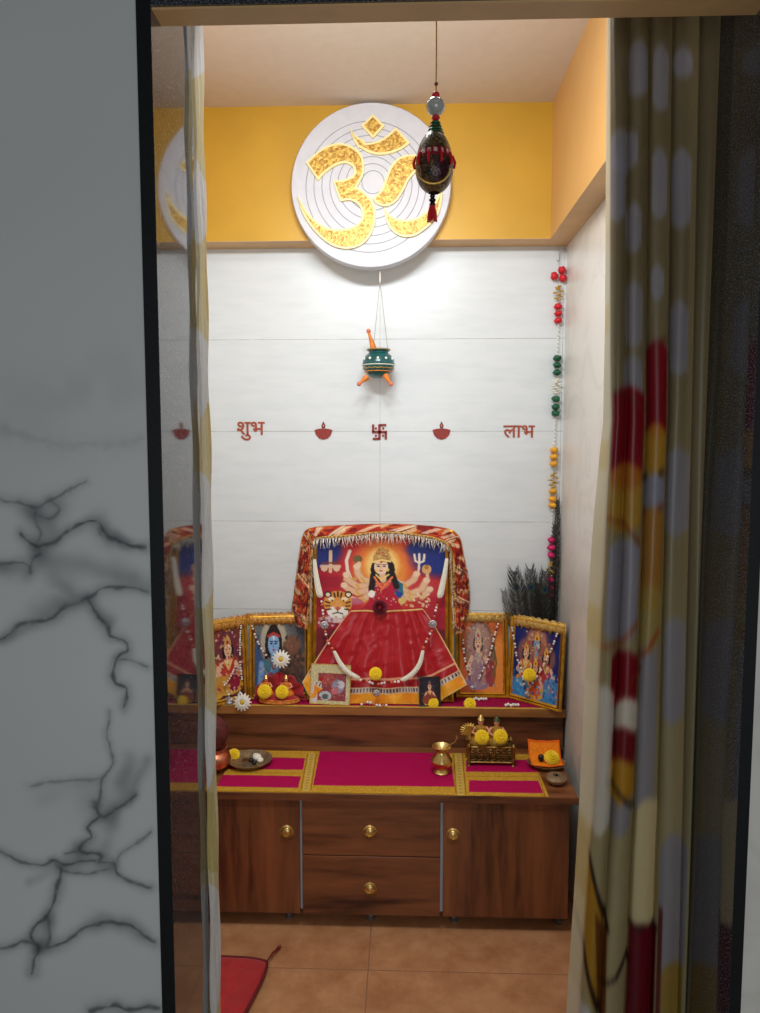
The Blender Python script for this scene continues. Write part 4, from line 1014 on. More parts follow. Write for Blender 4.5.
# pearl garlands on side pictures
def side_garland(fr, label, strands, pend, cols=(0,0,1), r=.0036, pr=.009):
    P, N = plane_of(fr, .014); pts0 = PP(*strands[0][0], P, N)
    t = thing('pearl_garland', label, 'garland', tuple(pts0)); 
    for st_ in strands: m = MB(); bead_line(m, [PP(x, y, P, N) for x, y in st_], r, list(cols), 2.1); m.build('bead_strand', [M['pearl'], M['redbead'], M['coral']], t)
    for (x, y) in pend: silver_flower('silver_flower', PP(x, y, P+N*.004, N), pr, t)
side_garland(f4, 'pearl garland hanging in a V on the deep blue picture at the right end', [[(512,628),(515,645),(517,658),(521,668),(524,684)],[(557,634),(552,648),(546,660),(541,670),(532,684)]], [(527,694)])
side_garland(f3, 'pearl garland hanging on the orange picture beside the large frame', [[(498,624),(494,638),(490,654),(484,668),(478,680)],[(463,640),(465,660),(470,676)]], [(472.5,688)])
side_garland(f2, 'pearl garland hanging at the left edge of the blue-skinned god picture', [[(252,626),(256,638),(261,648),(266,655)]], [])
side_garland(f1, 'pearl garland hanging down the right side of the leftmost picture', [[(241,626),(240,640),(240,656)],[(240,662),(242,680)],[(236,664),(231,676),(224,686)]], [(238,668)], cols=(0,0,0), r=.0032, pr=.006)
# loose ornaments lying at the right garlands' ends
def trinket(px, py, label):
    q = PZ(px, py, ZT+.008); t = thing('bead_ornament', label, 'ornament', (q[0], q[1], ZT+.0025))
    m = MB(); 
    for k in range(6): m.ball((q[0]-.02+.008*k, q[1]+.003*sin(k*2), ZT+.0075+.002*(k%2)), .0052, 8)
    m.build('beads', M['pearl'], t)
trinket(512, 705, 'short string of white beads lying on the step before the deep blue picture'); trinket(480, 699, 'short string of white beads lying on the step before the orange picture')

# lace strips along the top of side pictures
def lace(label, path, mt, name='lace_trim', drop=10):
    P = smoothpath([np.array(p) for p in path], 12); m = MB(); n = len(P)
    vs = []
    for i, p in enumerate(P):
        for j in range(5):
            b = j/4; vs.append((p[0], p[1]+.012-0.022*sin(b*pi*.6)-.002*sin(i*1.9+j), p[2]+.004*sin(b*pi)*1.2+.0025*sin(i*2.3)-(b**1.3)*.032+.003*sin(i*1.9+j*2)-(0.007 if (j == 4 and i % 2) else 0)))
    m.add(vs, [(i*5+j, i*5+j+1, (i+1)*5+j+1, (i+1)*5+j) for i in range(n-1) for j in range(4)])
    o = m.build(name, mt, solid=.0012); tag(o, label, 'trim')
def ftop(fr, s, up=.007):   # point on the top edge of a frame, s in -1..1
    me = [c for c in fr.children if c.name.startswith('frame')][0]; xs_ = [v.co.x for v in me.data.vertices]; zs_ = [v.co.z for v in me.data.vertices]
    return np.array((MW[fr.name] @ Vector((max(xs_)*s, -.004, max(zs_)+up)))[:])
lace('gold lace strip laid along the tops of the two left pictures', [ftop(f1,-1), ftop(f1,0), ftop(f1,.9), ftop(f1,1)*.4+ftop(f2,-1)*.6, ftop(f2,-.7), ftop(f2,0), ftop(f2,.85)], M['lace'])
lace('gold lace strip laid along the tops of the two right pictures', [ftop(f3,-.9), ftop(f3,0), ftop(f3,.9), ftop(f3,1)*.4+ftop(f4,-1)*.6, ftop(f4,-.8), ftop(f4,0), ftop(f4,.98)], M['lace_pale'])
P4, N4 = plane_of(f4, .03)
place_flower(PP(529.5,675,P4,N4), 7*S2, 'yellow flower stuck on the garland of the deep blue picture')

# ---- red seat with two little idols
def idol(name, label, pos, h, robe, crownm, skinm=None, group=None, body=True):
    x, y, z = pos; t = thing(name, label, 'idol', pos, group=group)
    w = h*.30
    MB().lathe([(w*1.15,0),(w*1.25,h*.06),(w*1.05,h*.2),(w*.6,h*.34),(w*.62,h*.5),(w*.55,h*.58),(w*.2,h*.62)], pos, 18, sy=.75).build('robe', robe, t)
    m = MB()
    for s_ in (-1, 1): m.tube([(x+s_*w*.55,y,z+h*.56),(x+s_*w*.95,y-w*.25,z+h*.42),(x+s_*w*.35,y-w*.7,z+h*.36)], [w*.2,w*.17,w*.14], 8)
    m.tube([(x,y,z+h*.58),(x,y,z+h*.68)], w*.2, 8); m.ball((x,y,z+h*.74), h*.105, 14, sc=(.9,.92,1.1)); m.ball((x,y-h*.1,z+h*.73), h*.018, 6)
    m.build('body', skinm or M['skin'], t)
    e = MB()
    for s_ in (-1, 1): e.ball((x+s_*h*.036,y-h*.088,z+h*.75), h*.016, 6)
    e.build('eyes', M['black'], t)
    MB().lathe([(h*.11,h*.80),(h*.125,h*.82),(h*.09,h*.87),(h*.05,h*.95),(0,h)], pos, 16).build('crown', crownm, t)
    return t
SX, SY_ = PY(279, 700, YT+.03)[0], YT+.038
t = thing('idol_seat', 'red velvet seat with a fan back and orange wicker front holding two tiny idols', 'seat', (SX, SY_, ZT+.0025))
m = MB(); m.lathe([(.060,0),(.066,.006),(.064,.014),(.05,.020),(0,.021)], (SX,SY_,ZT+.0025), 32, sy=.5); m.build('cushion', M['red_velvet'], t)
def fan(u, v):
    a = pi*(-.06+1.12*u); r = .034+.050*v+.003*sin(u*40)*v; return (SX+r*1.02*cos(a), SY_+.022-.020*v**2*abs(cos(a))+.004*sin(u*40), ZT+.014+r*.95*max(sin(a),-.1))
MB().grid(fan, 60, 6).build('backrest', M['red_velvet'], t, solid=.003)
MB().grid(lambda u, v: (SX+.03*(2*u-1), SY_+.021, ZT+.012+.05*v*(1-.4*(2*u-1)**2)), 8, 6).build('back_panel', M['red_velvet'], t, solid=.003)
m = MB(); m.tube([(SX+.066*cos(a), SY_+.034*sin(a), ZT+.008) for a in [pi+pi*k/20 for k in range(21)]], .0045, 8); m.tube([(SX+.064*cos(a), SY_+.033*sin(a), ZT+.015) for a in [pi+pi*k/20 for k in range(21)]], .003, 8); m.build('wicker_rim', M['wicker'], t)
xa, xb = PY(266,690,SY_)[0], PY(286,690,SY_)[0]
idol('seated_idol', 'tiny crowned idol on the left of the red velvet seat', (xa, SY_+.004, ZT+.024), .072, M['orange'], M['brass'])
idol('seated_idol', 'tiny crowned idol on the right of the red velvet seat', (xb, SY_+.004, ZT+.024), .072, M['orange'], M['brass'])
place_flower(PY(264.5,691.5,SY_-.030), 7.6*S2, 'yellow flower in front of the left idol on the red seat')
place_flower(PY(282,692,SY_-.030), 7*S2, 'yellow flower in front of the right idol on the red seat')
P2, N2 = plane_of(f2, .02)
daisy(PY(281,659,SY_+.0), 9.8*S2, 'white daisy above the red velvet seat, against the blue-skinned god picture', (0,-1,.1))
daisy(PY(242.5,702,YT-.008), 9.5*S2, 'white daisy lying at the front edge of the step near the curtain', (0,-1,.15))
# silver figures at the left
for px, py, h, lab in ((240,699,.046,'small silver idol standing behind the white daisy on the step'),(229,700,.040,'smaller silver idol near the curtain on the step')):
    q = PY(px, py, YT+.010); idol('silver_idol', lab, (q[0], YT+.010, ZT+.0025), h, M['silver'], M['silver'], M['silver'])
q = PY(220,702,YT+.03); m = MB(); m.tube([(q[0]-.02,YT+.03,ZT+.008),(q[0]-.005,YT+.03,ZT+.012),(q[0]+.01,YT+.028,ZT+.010),(q[0]+.022,YT+.026,ZT+.006)], [.002,.009,.007,.001], 10); o = m.build('conch', M['pearl']); tag(o, 'tiny white conch lying by the curtain on the step', 'shell')

# ================================================================== ON THE WORKTOP
TZ = CT+0.0025
# copper pot and coconut at the left
q = PZ(213, 771, CT); kx, ky = q[0], q[1]+.01
t = thing('copper_pot', 'round copper water pot on the worktop behind the slim left curtain, under the coconut', 'pot', (kx, ky, TZ))
MB().lathe([(.028,0),(.032,.004),(.050,.018),(.054,.034),(.048,.050),(.034,.060),(.034,.064),(.043,.070),(.040,.071),(.030,.064),(0,.06)], (kx,ky,TZ), 32).build('bowl', M['copper'], t)
m = MB(); m.lathe([(0,-.050),(.020,-.046),(.039,-.028),(.047,0),(.044,.024),(.029,.044),(.012,.057),(0,.061)], (kx,ky,TZ+.110), 24); o = m.build('coconut', M['coconut']); tag(o, 'maroon brown coconut resting on top of the copper pot', 'coconut')
# plate
q = PZ(250, 761, CT+.01); px_, py_ = q[0], q[1]; pr_ = .068
t = thing('offering_plate', 'dull bronze plate of offerings on the left of the magenta runner', 'plate', (px_, py_, TZ))
MB().lathe([(.045,0),(.055,.003),(pr_,.014),(pr_+.002,.016),(pr_-.002,.016),(.052,.006),(0,.005)], (px_,py_,TZ), 40).build('dish', M['bronze'], t)
for k, (dx, dy, r, mt, nm, lab) in enumerate(((.020,.012,.013,'white','sweet','white sweet at the back right of the bronze plate, largest of the three'),(.033,-.004,.010,'white','sweet','white sweet at the right rim of the bronze plate'),(.012,.030,.009,'white','sweet','white sweet farthest back on the bronze plate'),
      (.004,-.004,.008,'black','seed','dark seed in the middle of the bronze plate'),(.018,-.020,.007,'black','seed','dark seed nearest the front right of the bronze plate'),(-.018,.010,.010,'brass','coin','brass coin lying on the left of the bronze plate'),(-.026,-.016,.010,'bronze','coin','dull coin lying at the front left of the bronze plate'),(.0,.018,.007,'steel','coin','grey coin lying at the back of the bronze plate'))):
    c_ = (px_+dx, py_+dy, TZ+.006)
    if nm == 'coin': m = MB().lathe([(0,0),(r,0),(r,.002),(0,.002)], c_, 16)
    else: m = MB().ball((c_[0],c_[1],c_[2]+r*.75), r, 10, sc=(1.1,1,.8))
    o = m.build(nm, M[mt]); tag(o, lab, nm if nm != 'sweet' else 'food')
fq = PZ(234,757,CT+.012); place_flower((fq[0]+.0, fq[1], TZ+.018), 6.6*2.2/F, 'golden yellow flower between the copper pot and the bronze plate, nearer the plate', (.3,-.6,.7))
fq = PZ(227,761,CT+.012); place_flower((fq[0], fq[1]+.004, TZ+.013), 4.6*2.2/F, 'smaller golden yellow flower touching the copper pot', (-.3,-.6,.7))

# lota with spoon
q = PZ(441.5, 775, CT); lx, ly = q[0], q[1]+.012
t = thing('brass_water_pot', 'small brass pot with a narrow neck on the magenta runner', 'pot', (lx, ly, TZ))
s_ = .92
MB().lathe([(r*s_, z*s_) for r, z in [(.024,0),(.026,.003),(.020,.010),(.018,.014),(.030,.026),(.037,.040),(.036,.046),(.020,.064),(.018,.072),(.030,.088),(.0325,.091),(.030,.092),(.016,.074),(0,.07)]], (lx,ly,TZ), 36).build('bowl', M['brass'], t)
a = (lx+.008, ly, TZ+.066); m = MB(); m.tube([a,(lx+.024,ly-.002,TZ+.088),(lx+.040,ly-.004,TZ+.098),(lx+.047,ly-.004,TZ+.112),(lx+.044,ly-.004,TZ+.118)], [.0015,.0018,.0018,.002,.0025], 8); o = m.build('brass_spoon', M['brass']); tag(o, 'thin curved brass spoon standing in the narrow-necked brass pot', 'spoon')

# openwork brass cradle with idols
q = PZ(491, 766, CT); bx_, by_ = q[0]+.0, q[1]+.028
BW, BD, BH = .069, .030, .070
t = thing('brass_throne', 'dark openwork brass throne box on the right of the runner', 'stand', (bx_, by_, TZ))
m = MB(); m.box((bx_-BW,by_-BD,TZ+.006),(bx_+BW,by_+BD,TZ+.012)); m.box((bx_-BW*.97,by_-BD*.94,TZ+.05),(bx_+BW*.97,by_+BD*.94,TZ+.054)); m.build('tray', M['brass_dark'], t, bevel=.001)
for s1, s2 in ((-1,-1),(1,-1),(-1,1),(1,1)): MB().lathe([(.007,0),(.004,.004),(.007,.008),(.005,.02),(.005,.055),(.008,.060),(.004,.068),(0,.072)], (bx_+s1*BW, by_+s2*BD, TZ), 12).build('post', M['brass_dark'], t)
for yy in (by_-BD, by_+BD):
    m = MB(); x0, x1, z0, z1 = bx_-BW, bx_+BW, TZ+.010, TZ+.058
    m.tube([(x0,yy,z0),(x1,yy,z0)], .0028, 6); m.tube([(x0,yy,z1),(x1,yy,z1)], .0035, 6)
    for k in range(7):
        cx_ = x0+(x1-x0)*(k+.5)/7
        for rr in (.0115,.0055): m.tube([(cx_+rr*cos(2*pi*j/14), yy, (z0+z1)/2+rr*1.5*sin(2*pi*j/14)) for j in range(15)], .0015, 5, caps=False)
    for k in range(8): xx = x0+(x1-x0)*k/7; m.tube([(xx,yy,z0),(xx,yy,z1)], .0014, 5)
    m.tube([(x0,yy,(z0+z1)/2),(x1,yy,(z0+z1)/2)], .0014, 5); m.build('pierced_panel', M['brass_dark'], t)
for xx in (bx_-BW, bx_+BW):
    m = MB(); m.tube([(xx,by_-BD,TZ+.058),(xx,by_+BD,TZ+.058)], .003, 6); m.tube([(xx,by_-BD,TZ+.012),(xx,by_+BD,TZ+.012)], .003, 6)
    for k in range(5): yy = by_-BD+2*BD*k/4; m.tube([(xx,yy,TZ+.012),(xx,yy,TZ+.058)], .0018, 5)
    m.build('side_panel', M['brass_dark'], t)
for s1, lab in ((-1,'gold-robed crowned idol sitting on the left of the brass throne'),(1,'dark-crowned idol sitting on the right of the brass throne')):
    idol('throne_idol', lab, (PY(481 if s1<0 else 497,720,by_)[0], by_+.006, TZ+.0545), .098 if s1<0 else .094, M['gold_thread'], M['brass'] if s1<0 else M['olive'])
place_flower(PY(482,737,by_-BD-.004), 7.6*2.2/F, 'yellow flower before the left idol of the brass throne'); place_flower(PY(500.5,736.5,by_-BD-.004), 7.6*2.2/F, 'yellow flower before the right idol of the brass throne')
q = PY(468,730,by_); m = MB()
for k in range(9):
    a = -.5+k*.32; m.tube([(q[0]+.006,by_,q[2]-.018),(q[0]+.004-.018*cos(a),by_-.006,q[2]+.018*sin(a)),(q[0]+.004-.030*cos(a),by_-.004,q[2]+.026*sin(a))], [.003,.005,.001], 6)
m.tube([(q[0]+.006,by_,q[2]-.030),(q[0]+.006,by_,q[2]-.016)], [.006,.004], 8)
o = m.build('gold_fan', M['gold_thread']); tag(o, 'pale gold shell-shaped fan at the left end of the brass throne', 'ornament')

# orange cloth tray at the right
q = PZ(548, 768, CT+.004); tx, ty = q[0], q[1]+.018
t = thing('oval_tray', 'dark bronze oval tray under an orange cloth at the right end of the worktop', 'tray', (tx, ty, CT))
MB().lathe([(.042,0),(.050,.002),(.060,.012),(.062,.013),(.058,.013),(.048,.005),(0,.004)], (tx,ty,CT+.0025), 36, sy=.8).build('dish', M['bronze'], t)
def ocl(X, Y):
    x = tx-.004+.050*X-.010*Y*X*0; y = ty-.034+.075*(Y*.5+.5)
    z = CT+.018+.050*np.clip(Y-.0,0,1)**1.5+.002*vnoise(X,Y,3,3)+.004*X*X-0.008*np.clip(-Y-.7,0,1)
    return x, y, z
occ = Cv(-1,1,-1,1,36,36,(246,138,24)); occ.put((np.maximum(abs(occ.X),abs(occ.Y)) > .9).astype(float),(230,96,20)); occ.noise(6)
o = occ.mesh('orange_cloth', ocl, V_CLOTH, solid=.0012); tag(o, 'bright orange square cloth folded up at the back, on the oval tray', 'cloth')
q = PY(541,761,ty-.004); m = MB(); m.ball((q[0],ty-.004,CT+.030), .012, 14, sc=(.8,.8,1)); o = m.build('black_stone', M['black']); tag(o, 'small glossy black stone on the orange cloth', 'stone')
place_flower((PY(551.5,762,ty-.008)[0], ty-.010, CT+.034), 8.2*2.2/F, 'yellow flower lying on the orange cloth beside the black stone', (0,-.6,.8))
q = PZ(557, 786, CT); ux, uy = q[0], q[1]+.014
t = thing('copper_lamp', 'tiny copper oil lamp with a wick on the right front corner of the worktop', 'lamp', (ux, uy, CT))
MB().lathe([(.016,0),(.018,.002),(.028,.010),(.031,.018),(.027,.025),(.016,.028),(.010,.027),(.008,.020),(0,.019)], (ux,uy,CT+.0005), 32).build('bowl', M['bronze'], t)
MB().tube([(ux,uy,CT+.020),(ux+.002,uy-.002,CT+.030)], .003, 8).build('wick', M['black'], t)

# ================================================================== HANGING ORNAMENT IN THE DOORWAY
YO = 1.09; op = lambda x, y: PY(x, y, YO); so = YO/F
t = thing('hanging_ornament', 'egg-shaped beaded ornament with red tassels hanging by a gold thread in the doorway', 'ornament', tuple(op(436,-20)))
MB().tube([tuple(op(437,-60)), tuple(op(436.5,20)), tuple(op(436,92))], .0010, 6).build('thread', M['gold_thread'], t)
def lat(cx, y0, y1, prof, mt, nm, sx=1):
    a, b = op(cx, y0), op(cx, y1); hh = a[2]-b[2]
    MB().lathe([(r*so, -z*hh) for r, z in prof], (a[0], YO, a[2]), 28).build(nm, mt, t)
sph = [(sin(pi*k/10), .5-.5*cos(pi*k/10)) for k in range(11)]
lat(436.3, 82, 86, [(2*r, z) for r, z in sph], M['redbead'], 'bead')
lat(435.8, 91.5, 98.5, [(3.8*r, z) for r, z in sph], M['bright_red'], 'red_bead')
lat(435.8, 97, 116, [(9.3*r, z) for r, z in sph], M['frost'], 'glass_bead')
lat(435.8, 115, 121, [(4*r, z) for r, z in sph], M['bright_red'], 'red_bead')
for k, y in enumerate((121,124.5,128,131.5)): lat(435.5, y, y+4.6, [((5+k*1.1)*r, z) for r, z in sph], M['olive'] if k%2 else M['green'], 'green_bead')
ev = Cv(0, 1, 0, 1, 72, 60, (78,50,40))
U, Vv = ev.X, ev.Y
ev.put((Vv < .30).astype(float), (84,72,40)); ev.put((vnoise(U*40,Vv*20,1,3) > .2).astype(float), (120,90,50), .8); ev.put((vnoise(U*40,Vv*20,1,6) > .35).astype(float), (40,44,30), .9)
ev.put(((Vv > .33)&(Vv < .47)).astype(float), (150,16,34)); ev.put(((Vv > .35)&(Vv < .42)&(np.sin(U*110) > .4)).astype(float), (236,214,210)); ev.put(((Vv > .55)&(Vv<.86)&(abs(((U*3)%1)-.5) < .3)).astype(float), (60,22,34), .85); ev.put((Vv > .9).astype(float), (128,100,60), .7); ev.noise(14)
ea, eb = op(434.5,133), op(434.5,193); hh = ea[2]-eb[2]
def egg(X, Y):
    r = 18.2*so*np.sqrt(np.clip(1-((Y-.60)/np.where(Y<.6,.64,.42))**2, 0, 1)); r = np.maximum(r, .0005); return ea[0]+r*np.cos(2*pi*X), YO+r*np.sin(2*pi*X), ea[2]-Y*hh
ev.mesh('egg_shell', egg, V_DARK, t)
m = MB(); m.tube([(ea[0]+15.5*so*cos(2*pi*k/24)*1.0-.002, YO-14.0*so, ea[2]-hh*.68+14*so*sin(2*pi*k/24)) for k in range(12,25)], .0016, 6); m.build('gold_loop', M['gold_thread'], t)
for k in range(10):
    a = 2*pi*k/10; r = 17.8*so; x, y, z = ea[0]+r*cos(a), YO+r*sin(a), ea[2]-hh*.38
    m = MB(); m.tube([(x,y,z),(x+.003*cos(a),y+.003*sin(a),z-.010),(x+.002*cos(a),y+.002*sin(a),z-.018)], [.0010,.0022,.0016], 7); m.build('small_tassel', M['bright_red'], t)
for y, r in ((194,2.6),(198,3.4),(202,3.0)): lat(432.5, y, y+4.5, [(r*q_, z) for q_, z in sph], M['black'], 'black_bead')
m = MB(); a = op(432.2, 206)
for k in range(16):
    q = 2*pi*k/16; rr = 3.2*so; m.tube([(a[0]+rr*.6*cos(q),YO+rr*.6*sin(q),a[2]),(a[0]+rr*1.1*cos(q),YO+rr*1.1*sin(q),a[2]-.010),(a[0]+rr*1.4*cos(q),YO+rr*1.4*sin(q),a[2]-.020-random.uniform(0,.003))], [.0014,.0016,.001], 5)
m.build('red_tassel', M['bright_red'], t)

# ================================================================== CURTAINS
def lerp(y, ys, xs_): return np.interp(y, ys, xs_)
OL, GY, RD, GO, CRM, BK = (108,98,72), (134,134,148), (120,12,26), (176,130,34), (190,180,140), (34,18,14)
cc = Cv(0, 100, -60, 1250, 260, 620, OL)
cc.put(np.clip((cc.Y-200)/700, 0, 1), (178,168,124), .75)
def R(x0,x1,y0,y1,col,a=1.0,bow=8):
    n = 14; pts = [(x0+(x1-x0)*k/n, y0-bow*sin(pi*k/n)) for k in range(n+1)]+[(x1-(x1-x0)*k/n, y1+bow*sin(pi*k/n)) for k in range(n+1)]; cc.poly(pts, col, a)
for b in ((22,41,54,97),(2,32,141,168),(2,20,168,218),(46,62,60,110),(46,62,161,215),(66,86,60,76),(66,86,161,225),(20,36,215,249),(20,38,292,342),(46,60,275,295),(66,86,311,370),(18,38,364,404),(66,88,455,528),(68,88,622,712),(20,40,700,820),(44,62,640,800)): R(*b, GY, .8)
R(6,40,396,482,RD); R(6,40,470,524,GO,.75); cc.line([(6,393),(24,398),(40,409)],1.1,(96,60,24)); cc.line([(4,516),(24,524),(40,542)],1.2,(110,40,20)); R(8,40,545,632,GY,.9); cc.line([(2,646),(24,640),(40,622)],1.5,(150,60,24)); 
R(42,64,350,431,RD); R(42,64,431,471,GO,.85); cc.line([(42,355),(52,346),(64,339)],1.1,(90,30,20)); cc.line([(41,477),(52,475),(64,471)],1.6,BK); R(42,64,480,503,GY); cc.line([(42,511),(52,509),(64,505)],1.3,(120,30,20)); R(42,64,514,600,(158,110,44),.9); R(42,64,590,640,(160,140,70),.7); cc.line([(40,655),(52,645),(62,628)],1.6,(150,60,24))
R(16,42,655,700,RD); cc.line([(18,705),(30,692),(44,664)],1.5,(120,40,20)); R(22,44,700,728,(200,196,180)); R(18,42,730,762,(110,20,26)); R(16,42,760,788,GO); cc.line([(14,774),(26,784),(42,801)],1.4,BK); R(0,20,690,820,(206,204,198),.8)
cc.poly([(0,845),(14,880),(22,922),(26,990),(24,1015),(12,985),(0,930)], (170,128,34)); cc.poly([(12,900),(24,925),(27,1010),(20,1000)], (110,66,26)); cc.line([(0,838),(10,872),(22,912),(25,922)],1.5,BK); cc.line([(0,925),(8,960),(20,1000),(24,1012)],1.5,BK); R(0,14,1000,1100,(196,196,200))
cc.line([(22,975),(34,968),(44,948)],1.6,BK); R(46,66,800,914,(198,186,142)); R(44,68,920,1060,(96,10,24),1,2); cc.line([(44,917),(56,919),(68,921)],1.8,BK); R(70,92,845,955,GY,.8,20); R(70,74,900,1060,(90,20,24),.8,1); R(74,90,960,1060,(150,126,60))
cc.poly([(-1,-60),(4.2,-60),(4.2,1250),(-1,1250)], (240,232,200), .85)  # edge strip painted cream white for the room light falling on it
for a_, b_ in ((300,330),(440,470),(610,650),(830,900)): cc.poly([(-1,a_),(4.5,a_),(4.5,b_),(-1,b_)], (214,190,120), .6)
cc.noise(3)
for _ in range(3):
    cc.c[:, 1:-1] = (cc.c[:, :-2]+cc.c[:, 1:-1]*2+cc.c[:, 2:])/4; cc.c[1:-1] = (cc.c[:-2]+cc.c[1:-1]+cc.c[2:])/3
YCu = 1.125
leftx = lambda y: lerp(y, [-60,22,320,420,450,540,622,660,747,817,921,1013,1250],[608,607,605,603,600,592,587,586,582,579,573,567,555])
rightx = lambda y: lerp(y, [-60,22,450,1013,1250],[709,708,699,690,686])
def curtain_fn(X, Y):
    s = X/100; P = np.zeros(X.shape+(3,))
    lx_, rx_ = leftx(Y), rightx(Y)
    fr = np.interp(s, [0,.04,.21,.42,.65,.88,1.0], [0,.0,.25,.5,.75,1.0,1.12])
    ph = (fr*4) % 1.0; amp = .020+.006*np.clip((Y-100)/900,0,1)
    sc = np.sqrt(np.clip(1-(2*ph-1)**2, 0, 1))
    dep = -amp*sc+.004*np.sin(s*9+Y*.01)
    ed = np.interp(Y, [-60,320,420,560,800,850,1250],[3,5,8,14,14,12,12])
    dep = np.where(s < .04, .055*(1-s/.04), dep)
    px = np.where(s < .04, lx_+ed*(s/.04), lx_+ed+(rx_-lx_-ed)*(s-.04)/.96)
    yy = YCu+dep
    r = [rgt[k]*(px-CX)/F + upv[k]*(CY-Y)/F + fwd[k] for k in range(3)]
    # x and z are laid out on the curtain's middle plane; folds go in depth
    tt_ = YCu/r[1]; X3 = r[0]*tt_; Z3 = H+r[2]*tt_
    X3 = (rgt[0]*(px-CX)/F+upv[0]*(CY-Y)/F+fwd[0])/(rgt[1]*(px-CX)/F+upv[1]*(CY-Y)/F+fwd[1])*yy
    k_ = np.clip((s-.86)/.12, 0, 1); X3 = X3*(1-k_)+(JR+.0005)*k_; yy = yy*(1-k_**3)+(YCu-.012)*k_**3
    X3 = np.minimum(X3, JR+.0005)
    return X3, yy, Z3
def finish_curtain(o):
    # drop the hem just above the floor
    me = o.data
    zmin = min(v.co.z for v in me.vertices)
t = thing('curtain', 'wide satin curtain with olive, grey and dark red pattern, right of the doorway', 'curtain', (0.38, YCu, 0.02))
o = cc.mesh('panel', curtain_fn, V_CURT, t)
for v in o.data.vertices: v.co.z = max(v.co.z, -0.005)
def hooks(parent, x0, x1, n, mt='steel'):
    for k in range(n):
        x = x0+(x1-x0)*(k+.5)/n; m = MB(); m.tube([(x+.0*cos(a), YCu+.013*cos(a), 2.075+.013*sin(a)) for a in [2*pi*j/16 for j in range(17)]], .0015, 6, caps=False); m.build('ring', M['steel'], parent)
hooks(t, .32, .43, 4)
# slim bunched curtain at the left jamb
lc = Cv(0, 100, -60, 1250, 90, 520, (240,226,182))
for y0, y1, c_ in ((-60,75,(248,248,248)),(165,236,(248,248,248)),(330,405,(248,248,248)),(470,590,(248,248,248)),(700,765,(248,248,248)),(872,990,(248,248,248))):
    lc.poly([(0,y0),(100,y0+25),(100,y1-10),(0,y1+15)], c_, .95)
lc.poly([(60,236),(100,240),(100,330),(60,320)], (228,196,120), .7); lc.poly([(50,400),(100,410),(100,480),(50,470)], (230,200,130), .8); lc.poly([(30,600),(100,610),(100,700),(30,690)], (232,212,150), .6); lc.poly([(0,780),(60,790),(60,870),(0,860)], (216,200,120), .7); lc.noise(4)
lright = lambda y: lerp(y, [-60,22,100,300,450,560,650,700,780,830,880,950,1013,1250],[202,202,203,208,210,213,214,212,212,213,216,219,223,230])
def lcurt(X, Y):
    s = X/100
    px = np.full(X.shape, 200.0); r = [rgt[k]*(px-CX)/F + upv[k]*(CY-Y)/F + fwd[k] for k in range(3)]
    Z3 = H+r[2]*1.16/r[1]
    xr = np.array(rgt[0]*(lright(Y)-CX)/F+upv[0]*(CY-Y)/F+fwd[0])*1.18/(rgt[1]*(lright(Y)-CX)/F+upv[1]*(CY-Y)/F+fwd[1])
    x0 = JL+.003; wv = np.maximum(xr-x0-.020, .010)
    # the bunch: from the jamb forwards, then folds running back along the opening
    q = s*3.0; k = q % 1.0
    prof_x = np.interp(s, [0,.12,.25,.38,.5,.62,.75,.88,1], [0,.5,.8,.7,.95,.8,1.0,.7,.5])
    prof_y = np.interp(s, [0,.12,.25,.38,.5,.62,.75,.88,1], [-.016,-.020,-.004,.010,.022,.034,.046,.058,.066])
    return x0+wv*prof_x+.0012*np.sin(Y*.05+s*6), 1.138+prof_y*.45+.002*np.sin(Y*.03), Z3
t = thing('curtain', 'slim bunched cream and white curtain hanging against the left door jamb', 'curtain', (-0.31, YCu, 0.02))
o = lc.mesh('panel', lcurt, V_CURT, t)
for v in o.data.vertices: v.co.z = max(v.co.z, -0.005)
hooks(t, -.315, -.29, 2)
m = MB(); m.tube([(JL-.0,YCu,2.075),(JR,YCu,2.075)], .009, 14); o = m.build('curtain_rod', M['steel']); tag(o, 'metal curtain rod across the top of the doorway behind the lintel', 'rod')

# ================================================================== MAT ON THE FLOOR
mz = .022
c0 = PZ(273, 955, mz); c1 = PZ(243, 1013, mz); c3 = PZ(222, 953, mz)
A = np.array(c0[:2]); e1 = (np.array(c1[:2])-A); e1 /= np.linalg.norm(e1); e2 = np.array(c3[:2])-A; e2 /= np.linalg.norm(e2)
print('mat', c0, c1, c3)
L1, L2 = .42, .40
ctr = A+e1*L1/2+e2*L2/2
t = thing('floor_cushion', 'flat red quilted cushion on the tiled floor with maroon piping', 'cushion', (ctr[0], ctr[1], 0))
def rr_(u, v):   # rounded square parameter -> plan
    a, b = 2*u-1, 2*v-1; k = .06; sa_ = a*(1-k*b**6); sb_ = b*(1-k*a**6); return ctr+e1*L1/2*sa_+e2*L2/2*sb_, a, b
def topf(u, v):
    p, a, b = rr_(u, v); edge = (1-a**8)*(1-b**8); q_ = .0035*(abs(sin(a*5*pi/2*1.6))*abs(sin(b*5*pi/2*1.6)))**.5
    return (p[0], p[1], .010+(.010+q_)*max(edge,0)**.5)
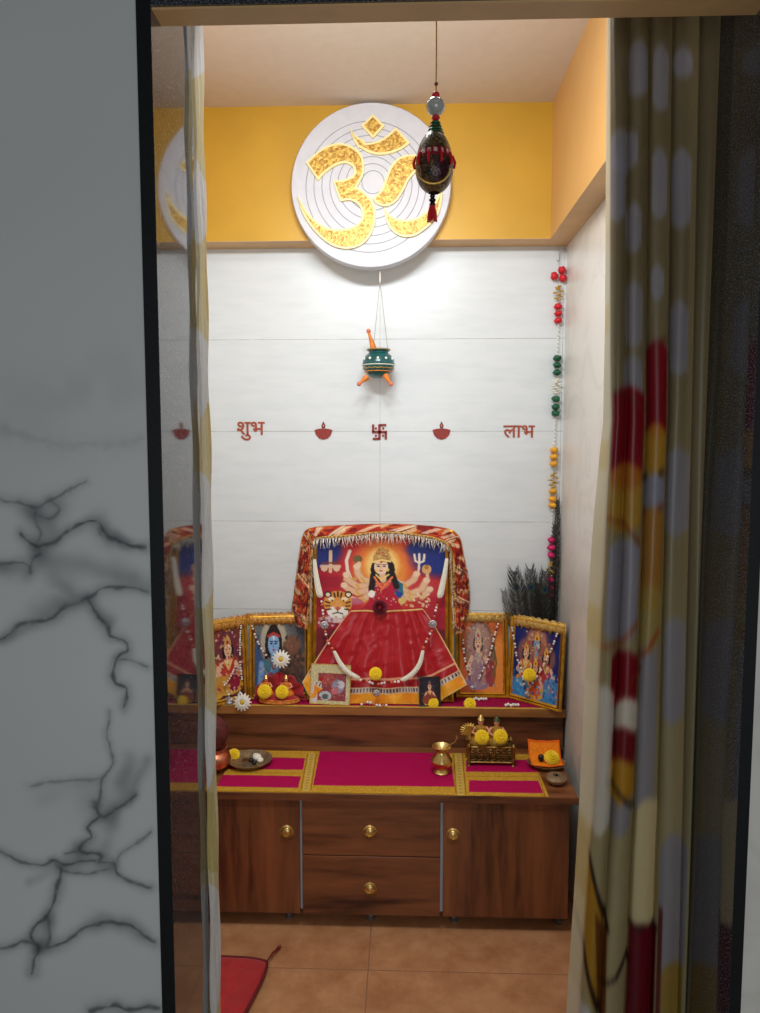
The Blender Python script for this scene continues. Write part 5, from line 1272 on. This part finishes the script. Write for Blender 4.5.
def botf(u, v):
    p, a, b = rr_(u, v); edge = (1-a**8)*(1-b**8); return (p[0], p[1], .010-.0095*max(edge,0)**.5)
m = MB(); m.grid(topf, 48, 48); m.grid(botf, 48, 48); m.build('cover', M['red_cloth'], t)
loop = [rr_(k/20, 0)[0] for k in range(21)]+[rr_(1, k/20)[0] for k in range(1,21)]+[rr_(1-k/20, 1)[0] for k in range(1,21)]+[rr_(0, 1-k/20)[0] for k in range(1,21)]
MB().tube([(p[0], p[1], .011) for p in loop], .0042, 8, caps=False).build('piping', M['piping'], t)
p = rr_(0, 0)[0]; q = PZ(280, 942, .02); m = MB()
for k in range(7): m.tube([(p[0],p[1],.013),((p[0]+q[0])/2+random.uniform(-.004,.004),(p[1]+q[1])/2,.014),(q[0]+random.uniform(-.006,.006),q[1]+random.uniform(-.01,.01),.006)], [.002,.0016,.0008], 6)
m.build('corner_tassel', M['piping'], t)

# ================================================================== LIGHT
def area(name, loc, rot, sx, sy, e, col):
    l = bpy.data.lights.new(name, 'AREA'); l.shape = 'RECTANGLE'; l.size = sx; l.size_y = sy; l.energy = e; l.color = col
    o = bpy.data.objects.new(name, l); COL.objects.link(o); o.location = loc; o.rotation_euler = rot; return o
area('room_tube_light', (-.1, 1.27, 2.26), (radians(58), 0, 0),   .60, .10, 11.0, (.91, .965, 1.0))
area('room_ceiling_light', (-.1, 1.50, 2.46), (0, 0, 0), .20, .20, 4.5, (.97, .98, 1.0))
area('hall_fill_light', (.2, -1.1, 1.25), (radians(90), 0, radians(4)), 1.0, 1.2, 14, (.93, .97, 1.0))  # unseen panel added behind the camera for the hall's dim bounced light
w = bpy.data.worlds.new('world'); bpy.context.scene.world = w; w.use_nodes = True
w.node_tree.nodes['Background'].inputs[0].default_value = (.55, .62, .70, 1); w.node_tree.nodes['Background'].inputs[1].default_value = .07
sc = bpy.context.scene
sc.view_settings.view_transform = 'Standard'; sc.view_settings.look = 'None'; sc.view_settings.exposure = 0; sc.view_settings.gamma = 1
sc.cycles.max_bounces = 10; sc.cycles.diffuse_bounces = 6; sc.cycles.glossy_bounces = 6
